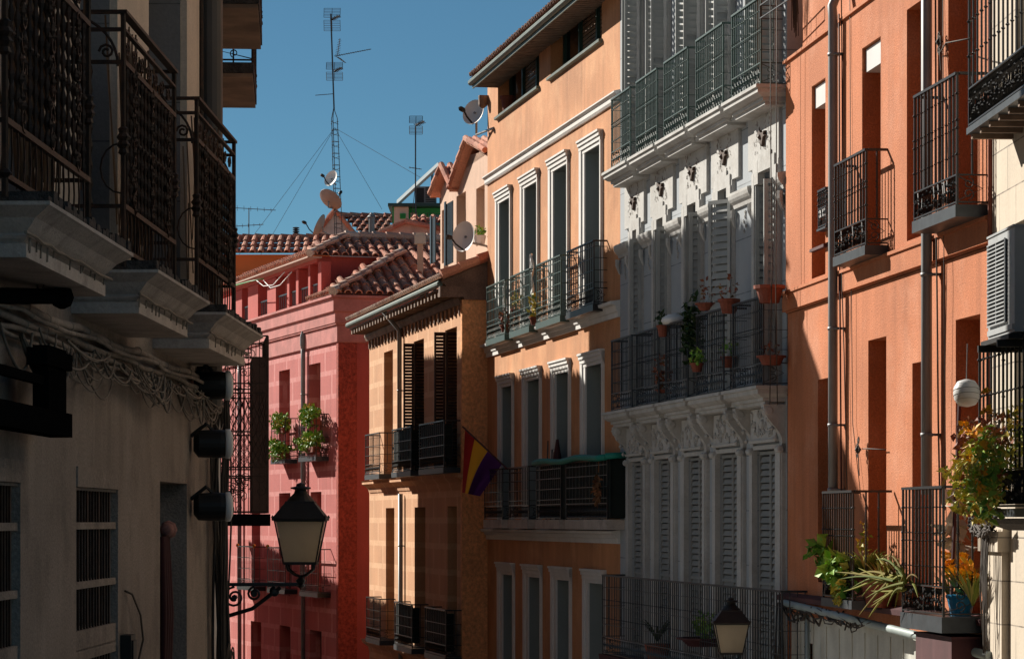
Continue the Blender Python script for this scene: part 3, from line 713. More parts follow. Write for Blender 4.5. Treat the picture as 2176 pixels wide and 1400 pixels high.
# ================================================================== peach building
Pb = Bld('peach_building', 'tall peach building with white window casings under a slatted eave', 'building', 1318, 38.7, -80)
U, Z = Pb.U, Pb.Z
xl = U(1036)
zB1, zB0 = Z(1033, 396), Z(1033, 379)
zE = Z(1001, 176, .45)
c1t, c1b = Z(1318, 640), Z(1318, 673)
c2t, c2b = Z(1318, 1128), Z(1318, 1155)
bz1 = Z(1262, 657, .2) ; bz0 = c2t + .02
def W4(sp, zt, zb_):
    r = []
    for a, b, c, d in sp: r.append((U(a), U(b), U(c), U(d), zt, zb_))
    return r
cw2 = W4([(1057, 1089, 1063, 1086), (1110, 1147, 1117, 1144), (1170, 1211, 1178, 1208), (1236, 1282, 1245, 1278)], Z(1236, 302), bz1)
cw1 = W4([(1062, 1093, 1068, 1091), (1114, 1152, 1122, 1149), (1175, 1214, 1183, 1211), (1238, 1285, 1247, 1282)], Z(1062, 800), bz0 - .02)
cw0 = W4([(1061, 1095, 1070, 1092), (1116, 1153, 1125, 1151), (1175, 1216, 1185, 1213), (1243, 1289, 1253, 1285)], Z(1061, 1193), Z(1061, 1193) - 2.6)
ct = .20
holes = [(c, d, zb_, zt - ct) for row in (cw2, cw1, cw0) for a, b, c, d, zt, zb_ in row]
dz0 = Z(1058, 250)
dorm = [(U(1058), U(1146), dz0, dz0 + .98), (U(1170), U(1279), dz0, dz0 + .98)]
mb = MB()
wall(mb, xl, 0, 0, zE - .10, holes, 0, .21, 0, 1)
# dormer openings are deeper and keep the wall colour in the reveal
mb2 = MB(); wall(mb2, xl, 0, dz0 - .4, dz0 + 1.15, dorm, 0, .30)
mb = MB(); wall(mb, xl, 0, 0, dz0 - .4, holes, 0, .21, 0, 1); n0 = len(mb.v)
mb.v += mb2.v; mb.f += [tuple(i + n0 for i in f) for f in mb2.f]; mb.m += mb2.m
shell(mb, xl, 0, 0, dz0 + 1.15, 7)
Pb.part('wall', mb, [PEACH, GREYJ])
for row in (cw2, cw1, cw0):
    for a, b, c, d, zt, zb_ in row:
        mb = MB()
        for k, (pj, wz) in enumerate(((.025, .0), (.045, .5))):
            mb.box(a + (c - a) * wz * .0, a + (c - a) * (.5 if k else 1), -pj, -.001 if not k else -.026, zb_, zt - .02)
            mb.box(d + (b - d) * (.5 if k else 0), b, -pj, -.001 if not k else -.026, zb_, zt - .02)
        mb.mould(a + .0, b - .0, [(-.001, zt - ct), (-.03, zt - ct), (-.03, zt - .15), (-.05, zt - .145), (-.05, zt - .09), (-.07, zt - .085), (-.07, zt - .035), (-.09, zt - .03), (-.09, zt), (-.001, zt)])
        Pb.part('window_casing', mb, WHITEC)
for row in (cw2, cw1, cw0):
    for a, b, c, d, zt, zb_ in row:
        window(Pb, c, d, zb_, zt - ct, .20, DARK if row is not cw0 else DGREEN, GLASS, 2, (.35,), .03)
for a, b, c, d in dorm:
    window(Pb, a, b, c, d, .19, DGREEN, GLASS, 3, (), .07)
    mb = MB()
    for k in range(13): mb.box(a + .9, b - .1, .235, .24, c + .12 + k * .06, c + .165 + k * .06)
    Pb.part('roller_blind', mb, WOODB)
    mb = MB(); mb.mould(a - .05, b + .05, [(0, c - .05), (-.06, c - .04), (-.06, c + .0), (.18, c + .012)]); Pb.part('window_sill', mb, GUTTER)
mb = MB(); mb.mould(xl - .03, 0, [(0, zB1), (-.03, zB1), (-.05, zB1 + .03), (-.05, zB0 - .05), (-.09, zB0 - .02), (-.09, zB0), (0, zB0 + .02)])
Pb.part('white_band', mb, WHITEC)
mb = MB()
mb.mould(xl + .0, 0, [(0, c1b), (-.03, c1b), (-.03, c1b + .07), (-.05, c1b + .075), (-.07, c1t - .05), (-.13, c1t - .04), (-.14, c1t), (0, c1t + .02)])
mb.mould(xl + .0, 0, [(0, c2b), (-.03, c2b), (-.03, c2b + .07), (-.05, c2b + .075), (-.07, c2t - .05), (-.12, c2t - .04), (-.13, c2t), (0, c2t + .02)])
Pb.part('cornice', mb, WHITEC)
kP = dict(panel=.22, knobs=(), grid=(.12, .38, .64, .88), style='ring', r=.008, rk=.012)
for i, (a, b) in enumerate([(1035, 1074), (1085, 1126), (1141, 1192), (1206, 1262)]):
    s_, qa, qb = balcony(Pb, a, b, .19, bz1 - .02, .88, 12, .10, IRONG if i < 3 else IRON, IRONG if i < 3 else IRON, **kP)
    mb = MB(); mb.box(qa + .25, qb - .25, -.14, -.001, c1t + .005, bz1 - .024); mb.build('corbel', WHITEC, s_)
for a, b in [(1030, 1068), (1083, 1124), (1141, 1192), (1204, 1291)]:
    s_, qa, qb = balcony(Pb, a, b, .24, bz0, .82, 12, .14, SLABM, IRON, **kP)
# eave: soffit boards, gutter, tiles
mb = MB()
eo = .45; xe = U(1001, eo)
zs_ = zE - .02
n_ = 62
for k in range(n_):
    x = xe + .03 + (0 - xe) * k / n_
    mb.box(x, x + .05, -eo + .05, .02, zs_ - .06, zs_ - .012)
mb.box(xe, 0, -eo + .04, .02, zs_ - .011, zs_ + .01, 1)
Pb.part('soffit', mb, [mk('pink_grey_rafter', (.24, .17, .13), var=.4, scale=6), WOODB])
mb = MB(); mb.tube([(xe - .02, -eo, zE), (0.02, -eo, zE)], .055, 8); mb.box(xe, 0, -eo + .02, -eo + .045, zE - .10, zE + .03); Pb.part('gutter', mb, GUTTER)
mb = MB()
tiles(mb, (xe + .02, -eo - .02, zE + .06), (1, 0, 0), (0, math.cos(.36), math.sin(.36)), 46, 5, (0 - xe) / 46, .42)
Pb.part('roof', mb, TILED)
mb = MB(); mb.poly([(xl, 0, dz0 + 1.15), (xl, 7, dz0 + 1.15), (xl, 3.5, dz0 + 2.2)]); mb.box(xl - .3, 0.0, 1.5, 7, dz0 + 1.16, dz0 + 1.5)
Pb.part('roof_base', mb, PEACH)
mb = MB(); mb.X = None
for k in range(5): pass
mb.box(U(1036) - .0, U(1036) + .1, -.16, -.001, zE - .24, zE - .08); mb.lathe((U(1036) + .05, -.09, zE - .30), [(.02, 0), (.07, .04), (.08, .2)], 10)
Pb.part('eave_bracket', mb, WOODB)

def dish(label, pos, r, yaw, tilt, mat=DISHM, arm=.5, wallp=None):
    """satellite dish; yaw = compass heading of its mouth, degrees from +Y towards +X"""
    t = empty('satellite_dish', label, 'satellite dish', pos)
    M = Matrix.Rotation(math.radians(-yaw), 4, 'Z') @ Matrix.Rotation(math.radians(tilt), 4, 'X')
    mb = MB(); mb.X = M
    pf = [(r * q, .28 * r * q * q) for q in (0.02, .25, .45, .65, .82, 1.0)]
    mb.lathe((0, 0, 0), pf, 28, 0, 'y', cap=False)
    mb.lathe((0, 0, 0), [(r, .28 * r), (r * .99, .28 * r - .012)] + [(a * .98, b - .014) for a, b in pf[::-1]], 28, 0, 'y', cap=False)
    mb.build('reflector', mat, t, True)
    mb = MB(); mb.X = M
    mb.tube([(0, .02, -r * .9), (0, r * .9, -r * .62), (0, r * 1.35, -r * .30)], .016, 6)
    mb.lathe((0, r * 1.32, -r * .28), [(.03, 0), (.045, .03), (.045, .10), (.02, .14)], 8, 0, 'y')
    mb.build('feed_arm', ACB, t)
    mb = MB()
    back = M @ Vector((0, -.03, 0)); wp = Vector(wallp) - Vector(pos) if wallp is not None else Vector((0, 0, -r * 1.3))
    midp = Vector((back.x * 1.0, back.y, wp.z)) if wallp is not None else back.lerp(wp, .5)
    mb.tube([M @ Vector((0, .03, 0)), back, midp, wp], .022, 6); mb.build('mount', ZINC, t)
    return t
dish('pale satellite dish on a bent arm at the top corner of the peach building', at(1010, 241, 48.7), .225, -142, 14, DISHM, wallp=Pb.W(U(1050), 0, Z(1050, 272)))

# ================================================================== beige building
Ob = Bld('ochre_building', 'ochre building with painted pale joints, bracketed eave and dark louvred doors', 'building', 985, 48.4, -170)
U, Z = Ob.U, Ob.Z
xl = U(785)
eo = .40
zE = Z(964, 586, eo); zt = zE - .28
zc2 = Z(980, 1004, .1); zc1 = Z(980, 1388, .1) if False else Z(785, 1356)
ops2 = [(816, 835), (879, 901), (946, 971)]
ops1 = [(820, 838), (881, 904), (951, 971)]
h2 = [(U(a), U(b), zc2 + .02, Z(a, t)) for (a, b), t in zip(ops2, (751, 727, 700))]
zt2 = sum(h[3] for h in h2) / 3
h2 = [(a, b, c, zt2) for a, b, c, d in h2]
zt1 = Z(820, 1079)
h1 = [(U(a), U(b), zc1 + .02, zt1) for a, b in ops1]
h0_ = [(U(a), U(b), zc1 - 3.0, zc1 - .9) for a, b in ops1]
mb = MB(); wall(mb, xl, 0, 0, zt, h2 + h1 + h0_, 0, .27); shell(mb, xl, 0, 0, zt, 6, sides=(1, 0)); Ob.part('wall', mb, BEIGE)
mb = MB(); mb.poly([(0, .0, 0), (0, 6, 0), (0, 6, zt), (0, .0, zt)]); mb.box(-.12, .02, -.03, .12, 0, zt - .02)
Ob.part('end_wall', mb, OCHRER)
for i, h in enumerate(h2 + h1 + h0_): window(Ob, h[0], h[1], h[2], h[3], .26, LOUV, GLASS, 2, (.4,), .04)
for (a, b, c, d) in h2[1:]:                  # dark shutters folded out
    L_ = MB(); L_.X = Matrix.Translation((a + .03, .0, 0)) @ Matrix.Rotation(math.radians(-94), 4, 'Z'); louvre(L_, 0.005, .20, -.03, c, d - .03); Ob.part('shutter', L_, LOUV)
    L_ = MB(); L_.X = Matrix.Translation((a + .06, .0, 0)) @ Matrix.Rotation(math.radians(90), 4, 'Z'); louvre(L_, .01, .24, 0, c, d - .03); Ob.part('shutter', L_, LOUV)
mb = MB()
for z in (zc2, zc1): mb.slab(xl - .0, 0.0, [(.02, z - .24), (.04, z - .16), (.12, z - .09), (.15, z - .07), (.15, z - .03), (.18, z)], b=.1)
Ob.part('floor_cornice', mb, BEIGE)
kO = dict(panel=.2, knobs=(.15, .85), grid=(.3, .6), style='ring', r=.008, rk=.012)
for (rowp, zz) in (([(777, 807), (834, 874), (892, 944)], zc2), ([(779, 808), (839, 876), (904, 948)], zc1)):
    for k, (a, b) in enumerate(rowp):
        s_, qa, qb = balcony(Ob, a, b, .30, zz + .003, .80, 12, .10, IRONGR, IRON, **kO)
        if k: mb = MB(); mb.box(qa + .01, qb - .01, -.285, -.28, zz + .2, zz + .88); mb.box(qb - .02, qb - .015, -.28, -.16, zz + .2, zz + .85); mb.build('screen', CLOTHD, s_)
mb = MB()        # eave mouldings, brackets, little dentils
mb.mould(xl - .25, -.1, [(0, zt - .08), (-.03, zt - .08), (-.07, zt), (-.07, zt + .05), (0, zt + .06)])
n_ = 30
for k in range(n_):
    x = xl - .2 + (0 - xl) * k / n_
    mb.box(x, x + .12, -eo + .05, -.0, zt + .06, zt + .16)
mb.box(xl - .3, -.05, -eo + .03, .1, zt + .16, zt + .19)
for k in range(26): x = xl + .1 + (0 - xl) * k / 26; mb.box(x, x + .06, -.035, -.001, zt - .26, zt - .09)
Ob.part('eave', mb, WOODB)
mb = MB(); mb.tube([(xl - .35, -eo, zE - .03), (-.05, -eo, zE - .03)], .055, 8); mb.box(xl - .35, -.05, -eo - .03, -eo + .03, zE - .005, zE + .02); Ob.part('gutter', mb, GUTTER)
mb = MB(); tiles(mb, (xl - .35, -eo - .02, zE + .04), (1, 0, 0), (0, math.cos(.42), math.sin(.42)), 50, 8, (.35 - xl + .1) / 50, .4)
Ob.part('roof', mb, TILEP)
mb = MB(); tilestrip(mb, (.05, -eo, zE + .12), (.05, 2.2, zE + 1.2), r=.09); Ob.part('roof_verge', mb, TILE)
mb = MB(); mb.poly([(0.0, -.0, zt), (.0, 3.0, zt), (.0, 3.0, zE + 1.5), (.0, -eo, zE)]); mb.box(-.1, .06, -eo - .02, -.0, zt + .02, zt + .2)
mb.box(-.02, .05, .0, .6, zt - .02, zt + .22)
Ob.part('gable_mortar', mb, mk('cement_flank', (.20, .13, .10), var=.4, scale=3, grain=.3, bump=.4))
xp = U(849, .07)
pipe(Ob, [(xp, -eo + .02, zE - .06), (xp, -.07, zt - .15), (xp, -.07, Z(849, 1000, .07))], .045, ZINC, (zt - 1.3,))
xp = U(851, .07)
pipe(Ob, [(xp, -.07, zc2 - .30), (xp, -.07, 0)], .045, ZINC, (zc2 - 1.3,))

# ================================================================== red building with loggia
Rb = Bld('red_building', 'crimson building with roof loggia, stepped cornice and flower balconies', 'building', 720, 61, -877)
U, Z = Rb.U, Rb.Z
xl = -16
zc0, zc3 = Z(723, 727), Z(706, 632)
fz1, fz0 = Z(632, 980, .25), Z(655, 1262, .25)
wz = [(593, 616), (657, 681)]
hol = [(U(a), U(b), fz1, Z(657, 775)) for a, b in wz] + [(U(a), U(b), fz0 - .1, Z(660, 1045)) for a, b in ((593, 617), (660, 683))]
hol += [(U(a), U(b), fz0 - 2.6, Z(658, 1337)) for a, b in ((533, 555), (594, 617), (658, 683))]
hol += [(U(535), U(553), fz1, Z(657, 775)), (U(535), U(553), fz0 - .1, Z(660, 1045))]
mb = MB(); wall(mb, xl, 0, 0, zc0, hol, 0, .26); shell(mb, xl, 0, 0, zc3, 6, sides=(1, 0), top=False); Rb.part('wall', mb, RED)
mb = MB(); mb.poly([(0, .0, 0), (0, 6, 0), (0, 6, zc3), (0, 0, zc3)]); Rb.part('end_wall', mb, REDP)
mb = MB(); mb.box(-.14, .025, -.02, .40, 0, zc0 - .002); Rb.part('corner_pier', mb, REDR)
H_ = zc3 - zc0
mb = MB()
mb.slab(xl, 0.02, [(.03, zc0), (.05, zc0 + .02), (.05, zc0 + H_ * .36), (.09, zc0 + H_ * .38), (.09, zc0 + H_ * .40), (.11, zc0 + H_ * .42), (.11, zc0 + H_ * .63), (.16, zc0 + H_ * .66), (.16, zc0 + H_ * .92), (.22, zc0 + H_ * .95), (.22, zc3)], b=.03, wall_y=6)
Rb.part('cornice', mb, REDL)
for h in hol: window(Rb, h[0], h[1], h[2], h[3], .25, LOUV, GLASS, 2, (.4,), .04)
kR = dict(panel=.16, knobs=(.5,), grid=(.33, .66), style='bars', r=.007, rk=.012)
for a, b in ((577, 606), (636, 672)):
    balcony(Rb, a, b, .28, fz1 - .02, .92, 9, .10, IRONGR, IRON, **kR)
gm_ = MB()
for a, b in ((505, 540), (569, 606), (638, 676)):
    s_, qa, qb = balcony(Rb, a, b, .28, fz0 - .05, .95, 11, .10, IRON, IRON, **kR)
    gm_ = MB()
    for x in (qa, qb): gm_.lathe((x, -.28, fz0 + 1.02), [(.01, -.05), (.035, -.02), (.045, .01), (.03, .04), (0.005, .055)], 8)
    gm_.build('finial', GOLD, s_)
xp = U(644, .08)
pipe(Rb, [(xp, -.08, zc0 + .32), (xp, -.08, zc0 - .3), (xp, -.08, 0)], .05, ZINC, (zc0 - 1,))
mb = MB(); mb.lathe((xp, -.08, zc0 + .02), [(.05, 0), (.07, .1), (.07, .28), (.03, .42)], 10); Rb.part('rain_hopper', mb, ZINC)
xp = U(509, .08); pipe(Rb, [(xp, -.08, zc0), (xp, -.08, zc0 - .3), (xp, -.08, 0)], .05, ZINC, (zc0 - 1,))
# hip roof over the near end
th = math.radians(27); r = 2.1
def slope_tiles(B, name, o, du, ds, n, rows, tw, tl, mat=TILE): mb = MB(); tiles(mb, o, du, ds, n, rows, tw, tl); return B.part(name, mb, mat)
mb = MB(); tw, tl = .235, .40
e0 = Vector((.22, -.20, zc3 + .01))
for j in range(6):               # camera-facing slope, rows trimmed by the hip
    k0 = max(0, int((j * tl * math.cos(th)) / tw + .3))
    o = e0 + Vector((-j * tl * math.cos(th), k0 * tw, j * tl * math.sin(th)))
    tiles(mb, o, (0, 1, 0), (-math.cos(th), 0, math.sin(th)), 26 - k0, 1, tw, tl)
for j in range(6):               # street-facing slope
    k0 = max(0, int((j * tl * math.cos(th)) / tw + .3))
    o = e0 + Vector((-k0 * tw, j * tl * math.cos(th), j * tl * math.sin(th)))
    if 10 - k0 > 0: tiles(mb, o, (-1, 0, 0), (0, math.cos(th), math.sin(th)), 10 - k0, 1, tw, tl)
Rb.part('roof', mb, TILE)
mb = MB(); tilestrip(mb, e0 + Vector((0, 0, .06)), e0 + Vector((-2.15, 2.15, 2.15 * math.tan(th) + .08)), r=.10)
Rb.part('ridge', mb, TILEP)
# loggia
lx = -2.1; ly = .06
zl0 = zc3; zl1 = Rb.Z(683, 541, -.06)
mb = MB(); mb.poly([(lx, ly, zl0), (lx, 5.5, zl0), (lx, 5.5, zl1), (lx, ly, zl1)])
mb.box(xl, lx - .001, ly + .55, ly + .6, zl0, zl1); mb.box(xl, lx - .001, ly - .02, ly + .22, zl1 - .14, zl1 - .001)
Rb.part('loggia_wall', mb, REDP)
mb = MB()
pp = [(500, 514), (527, 548), (568, 586), (610, 614.5), (629, 634), (655, 659), (676, 682.6)]
for a, b in pp: mb = MB(); mb.box(U(a, -ly), U(b, -ly), ly, ly + .22, zl0, zl1 - .15); Rb.part('loggia_pillar', mb, REDP)
for a, b in zip(pp, pp[1:]):
    x0, x1_ = U(a[1], -ly), U(b[0], -ly)
    mb = MB(); mb.box(x0, x1_, ly + .05, ly + .07, zl0 + .42, zl0 + .45)
    for k in range(1, 6): mb.box(x0 + (x1_ - x0) * k / 6 - .008, x0 + (x1_ - x0) * k / 6 + .008, ly + .05, ly + .066, zl0, zl0 + .42)
    Rb.part('loggia_rail', mb, IRON)
mb = MB(); e1 = Vector((lx + .25, ly - .25, zl1 - .02)); th2 = math.radians(25)
for j in range(3):
    k0 = max(0, int((j * tl * math.cos(th2)) / tw + .3))
    tiles(mb, e1 + Vector((-j * tl * math.cos(th2), k0 * tw, j * tl * math.sin(th2))), (0, 1, 0), (-math.cos(th2), 0, math.sin(th2)), 26 - k0, 1, tw, tl)
    tiles(mb, e1 + Vector((-k0 * tw, j * tl * math.cos(th2), j * tl * math.sin(th2))), (-1, 0, 0), (0, math.cos(th2), math.sin(th2)), 42 - k0, 1, tw, tl)
Rb.part('loggia_roof', mb, TILE)
mb = MB(); tilestrip(mb, e1 + Vector((-1.1, 1.1, .60)), e1 + Vector((-1.1, 5.6, .60)), r=.10); tilestrip(mb, e1 + Vector((0, 0, .05)), e1 + Vector((-1.1, 1.1, .6)), r=.09)
mb.box(xl, e1.x - .05, e1.y - .03, e1.y + .3, zl1 - .06, zl1 - .03)
Rb.part('ridge', mb, TILEP)

# ================================================================== pink house behind the ochre roof
t_, Dp = Pb.sol(1036)
Kb = Bld('pink_house', 'small pale pink house with two little tiled gables behind the ochre roof', 'house', 1034, 50.2, -170)
U, Z = Kb.U, Kb.Z
xl = U(936); x0 = 0.6
zr = Z(936, 396)
ho = [(U(970), U(990), Z(980, 560), Z(970, 418)), (U(1012), U(1030), Z(1020, 520), Z(1012, 402)), (U(939), U(950), Z(940, 560), Z(939, 448))]
mb = MB(); wall(mb, xl, x0, 0, zr + .05, ho, 0, .22); shell(mb, xl, x0, 0, zr + .05, 5)
xg0, xg1 = U(968), x0
zg_ = Z(1034, 300)
mb.poly([(xg0, 0, zr + .05), (xg1, 0, zr + .05), (xg1, 0, zg_), (xg0 + .8, 0, zg_ - .25), (xg0, 0, zr + .35)])
Kb.part('wall', mb, PINK)
for h in ho: window(Kb, h[0], h[1], h[2], h[3], .2, WHITEC, GLASS, 2, (.5,), .04)
mb = MB()
for h in (ho[0], ho[2]):
    mb.box(h[0] - .1, h[0] + .04, -.22, -.2, h[2], h[3] - .1)
    n_ = 9
    for k in range(n_): x = h[0] - .05 + (h[1] - h[0]) * .8 * k / n_; mb.box(x, x + .035, -.20, -.18, h[2], h[3] - .15)
Kb.part('window_grille', mb, IRON)
mb = MB()
def gable(mb, xa, xb, xc, za, zb_, zc_, ov=.16):
    for (p, q, u_, v_) in ((xa, xb, za, zb_), (xb, xc, zb_, zc_)):
        d = Vector((q - p, 0, v_ - u_)); n = 1
        mb.poly([(p, -ov, u_), (q, -ov, v_), (q, 3.5, v_), (p, 3.5, u_)]); mb.poly([(p, -ov, u_ - .05), (p, 3.5, u_ - .05), (q, 3.5, v_ - .05), (q, -ov, v_ - .05)])
        mb.poly([(p, -ov, u_ - .05), (q, -ov, v_ - .05), (q, -ov, v_), (p, -ov, u_)])
        for k in range(5):
            tilestrip(mb, (p, -ov + .17 * k, u_ + .03), (q, -ov + .17 * k, v_ + .03), r=.06)
gable(mb, xl - .25, xl + .95, U(975), Z(936, 412), Z(950, 357), Z(972, 398))
gable(mb, U(974) - .1, U(1008), x0, Z(976, 400), Z(1010, 297), Z(1034, 330))
Kb.part('roof', mb, TILE)
mb = MB(); mb.poly([(xl, 0, zr), (xl + 1.0, 0, Z(950, 362)), (U(974), 0, zr)]); Kb.part('gable', mb, PINK)
dish('white oval satellite dish in front of the pink house', at(991, 504, 49.4), .27, -136, 6, WPLAST, wallp=Kb.W(U(1034), 0, Z(1034, 523)))

# ================================================================== roofs behind
def facing(name, label, cat, px, D): return Bld(name, label, cat, px, D, u=(1, 0))
Gb = facing('orange_house', 'orange house with a low tiled roof behind the red loggia', 'house', 470, 76)
U, Z = Gb.U, Gb.Z
mb = MB(); e = Z(470, 541); wall(mb, 0, U(700), 0, e, [], 0); shell(mb, 0, U(700), 0, e, 6); mb.box(0, U(700), -.05, 0, e - .55, e - .45); Gb.part('wall', mb, ORANGE)
mb = MB(); tiles(mb, (-.2, -.3, e), (1, 0, 0), (0, math.cos(.45), math.sin(.45)), 13, 3, .235, .4); mb.X = None
Gb.part('roof', mb, TILE)
mb = MB(); tilestrip(mb, (-.2, .85, e + .56), (U(700), .85, e + .56), r=.09); Gb.part('ridge', mb, TILE)
# extend orange roof to the right
mb = MB(); tiles(mb, (-.2 + 13 * .235, -.3, e), (1, 0, 0), (0, math.cos(.45), math.sin(.45)), 3, 3, .235, .4); Gb.part('roof', mb, TILE)

Hb = facing('gabled_house', 'distant house with a pale gable and red tiled roof under the tall aerial mast', 'house', 655, 82)
U, Z = Hb.U, Hb.Z
ap = Vector((U(712), 0, Z(712, 450))); ll = Vector((U(662), 0, Z(662, 500)))
zb_ = Z(660, 520)
mb = MB(); mb.poly([(U(655), 0, 0), (U(790), 0, 0), (U(790), 0, zb_), (ap.x + .75, 0, zb_), ap, (U(655), 0, zb_ + .1)]); shell(mb, U(655), U(850), 0, zb_ - .1, 6); wall(mb, U(655), U(850), 0, zb_ - .1, [], .001)
Hb.part('wall', mb, WHITEP)
mb = MB()
du = Vector((1, 0, 0)); ds = Vector((0, .6, .8)).normalized()
for j in range(7):
    z = zb_ + .05 + (ap.z - zb_) * j / 7; y = .02 + .22 * j
    xs0 = ap.x + (1.0) * (1 - j / 7); n_ = int((U(838) - xs0) / .225)
    tiles(mb, (xs0, y, z), (1, 0, 0), (0, .83, .56), n_, 1, .225, .26)
tilestrip(mb, (U(655), -.05, zb_ + .0), ap + Vector((0, -.05, .06)), r=.08); tilestrip(mb, (ap.x + .85, -.05, zb_), ap + Vector((0, -.05, .06)), r=.07)
mb.poly([(U(655), -.05, zb_ + .02), (ap.x, -.05, ap.z), (ap.x, 4, ap.z), (U(655), 4, zb_)])
Hb.part('roof', mb, TILE)
mb = MB(); tilestrip(mb, ap + Vector((0, 1.5, .08)), (U(838), 1.5, ap.z + .04), r=.08); Hb.part('ridge', mb, TILE)
mb = MB(); mb.tube([(U(789), .2, zb_), (U(789), .2, Z(789, 455))], .09, 10); mb.lathe((U(789), .2, Z(789, 462)), [(.1, 0), (.13, .03), (.02, .16)], 10); Hb.part('flue', mb, ZINC)

Ib = facing('low_gabled_roof', 'low house with a white-edged gable under the green rooftop hut', 'house', 785, 70)
U, Z = Ib.U, Ib.Z
zb_ = Z(790, 520)
mb = MB(); pk = (U(862), 0, Z(862, 474)); mb.poly([(U(785), 0, 0), (U(1000), 0, 0), (U(1000), 0, Z(940, 492)), (U(940), 0, Z(940, 492)), pk, (U(785), 0, Z(785, 505))]); mb.box(U(785), U(1000), .01, 5, 0, zb_)
Ib.part('wall', mb, PINK)
mb = MB(); tilestrip(mb, (U(783), -.1, Z(783, 507)), (pk[0], -.1, pk[2] + .04), r=.07); tilestrip(mb, (U(783), .1, Z(783, 503)), (pk[0], .1, pk[2] + .06), r=.07)
tilestrip(mb, (pk[0], -.1, pk[2] + .04), (U(945), -.1, Z(945, 487)), r=.07); mb.poly([(U(783), -.1, Z(783, 507)), (pk[0], -.1, pk[2]), (pk[0], 4, pk[2]), (U(783), 4, Z(783, 507))]); mb.poly([(pk[0], -.1, pk[2]), (U(1000), -.1, Z(960, 490)), (U(1000), 4, Z(960, 490)), (pk[0], 4, pk[2])])
tiles(mb, (pk[0] + .1, .1, pk[2]), (1, 0, 0), (0, .9, .3), 5, 2, .22, .35)
Ib.part('roof', mb, TILE)

Jb = facing('rooftop_hut', 'small white and green rooftop hut with a window', 'hut', 835, 74)
U, Z = Jb.U, Jb.Z
zt_ = Z(870, 440); zz = Z(870, 478)
mb = MB(); mb.box(U(837), U(868), 0, 2.5, zz - 4, zt_); mb.box(U(868), U(940), .3, 2.5, zz - 4, zt_ - .0); Jb.part('wall', mb, CREAMP)
mb = MB(); mb.box(U(868), U(940), .26, .299, Z(870, 450), zt_ - .002); mb.box(U(868), U(871.5), .2, .299, zz, Z(870, 450)); mb.box(U(834), U(837), -.01, .3, zz, zt_); mb.box(U(850), U(862), -.03, -.001, Z(855, 465), Z(855, 454)); Jb.part('green_trim', mb, GREENP)
mb = MB(); mb.box(U(825), U(942), -.2, 2.7, zt_ + .002, zt_ + .08); Jb.part('roof', mb, DGREEN)
window(Jb, U(886), U(907), zz, Z(890, 451), .24, GREENP, GLASSL, 1, (), .03); window(Jb, U(909), U(935), zz, Z(890, 451), .24, GREENP, GLASSL, 1, (), .03)
window(Jb, U(852), U(860), Z(855, 463), Z(855, 456), -.05, GREENP, WPLAST, 1, (.5,), .01)
t = empty('solar_panel', 'long tilted solar panel on struts above the green hut roof', 'solar panel', at(870, 432, 74.4))
mb = MB(); a = at(846, 438, 74.2) - t.location; b = at(935, 356, 74.2) - t.location
a2, b2 = a + Vector((-.05, 1.3, .25)), b + Vector((-.05, 1.3, .25)); n_ = Vector((-.04, -.02, .05))
mb.poly([a, b, b2, a2]); mb.poly([a + n_, a2 + n_, b2 + n_, b + n_]); mb.poly([a, a + n_, b + n_, b]); mb.poly([b, b + n_, b2 + n_, b2]); mb.poly([a2, b2, b2 + n_, a2 + n_]); mb.poly([a, a2, a2 + n_, a + n_])
mb.build('panel', SOLAR, t)
mb = MB(); c_ = a.lerp(b, .8)
for p in (b, c_, a.lerp(b, .45)): mb = MB(); mb.tube([p, Vector((p.x, p.y, at(0, 437, 74.2).z - t.location.z))], .02, 4); mb.tube([p + Vector((0, 1.2, .2)), Vector((p.x, p.y + 1.2, at(0, 437, 74.2).z - t.location.z))], .02, 4); mb.build('strut', DGREEN, t)
t = empty('air_conditioner', 'dark rooftop air conditioner beneath the solar panel', 'air conditioner', at(893, 437, 74))
mb = MB(); mb.box(-.12, .42, 0, .4, .05, .5); mb.build('casing', ZINC, t)
mb = MB()
for k in range(9): mb.box(.14, .4, -.02, -.001, .09 + .045 * k, .115 + .045 * k)
mb.box(-.1, .1, -.02, -.001, .08, .46); mb.build('grille', ACB, t)

# chimneys, vents
def chimney(label, px, pyb, pyt, D, wd, mat, capm):
    t = empty('chimney', label, 'chimney', at(px, pyb, D))
    h = (pyb - pyt) / FPX * D
    mb = MB(); mb.box(-wd / 2, wd / 2, -wd / 2, wd / 2, -.8, h * .8); mb.build('shaft', mat, t)
    mb = MB(); mb.box(-wd * .95, wd * .95, -wd * .95, wd * .95, h * .8, h * .98); mb.slab(-wd * .7, wd * .7, [(wd * .7, h * .98), (.02, h * 1.06)]) if False else mb.box(-wd * .75, wd * .75, -wd * .75, wd * .75, h * .98, h * 1.05); mb.build('cap', capm, t)
chimney('tall grey capped vent standing on the lower tiled roof', 893, 595, 500, 62.5, .13, PINK, CREAMP)
t = empty('stove_pipe', 'thin black stove pipe with a ribbed cowl on the orange roof', 'stove pipe', at(629, 503, 77))
mb = MB(); mb.tube([(0, 0, -.3), (0, 0, .15)], .055, 8); mb.build('pipe', ACB, t)
mb = MB()
for k in range(4): mb.lathe((0, 0, .05 + k * .055), [(.05, 0), (.095, .01), (.095, .03), (.05, .045)], 10)
mb.build('cowl', ACB, t)

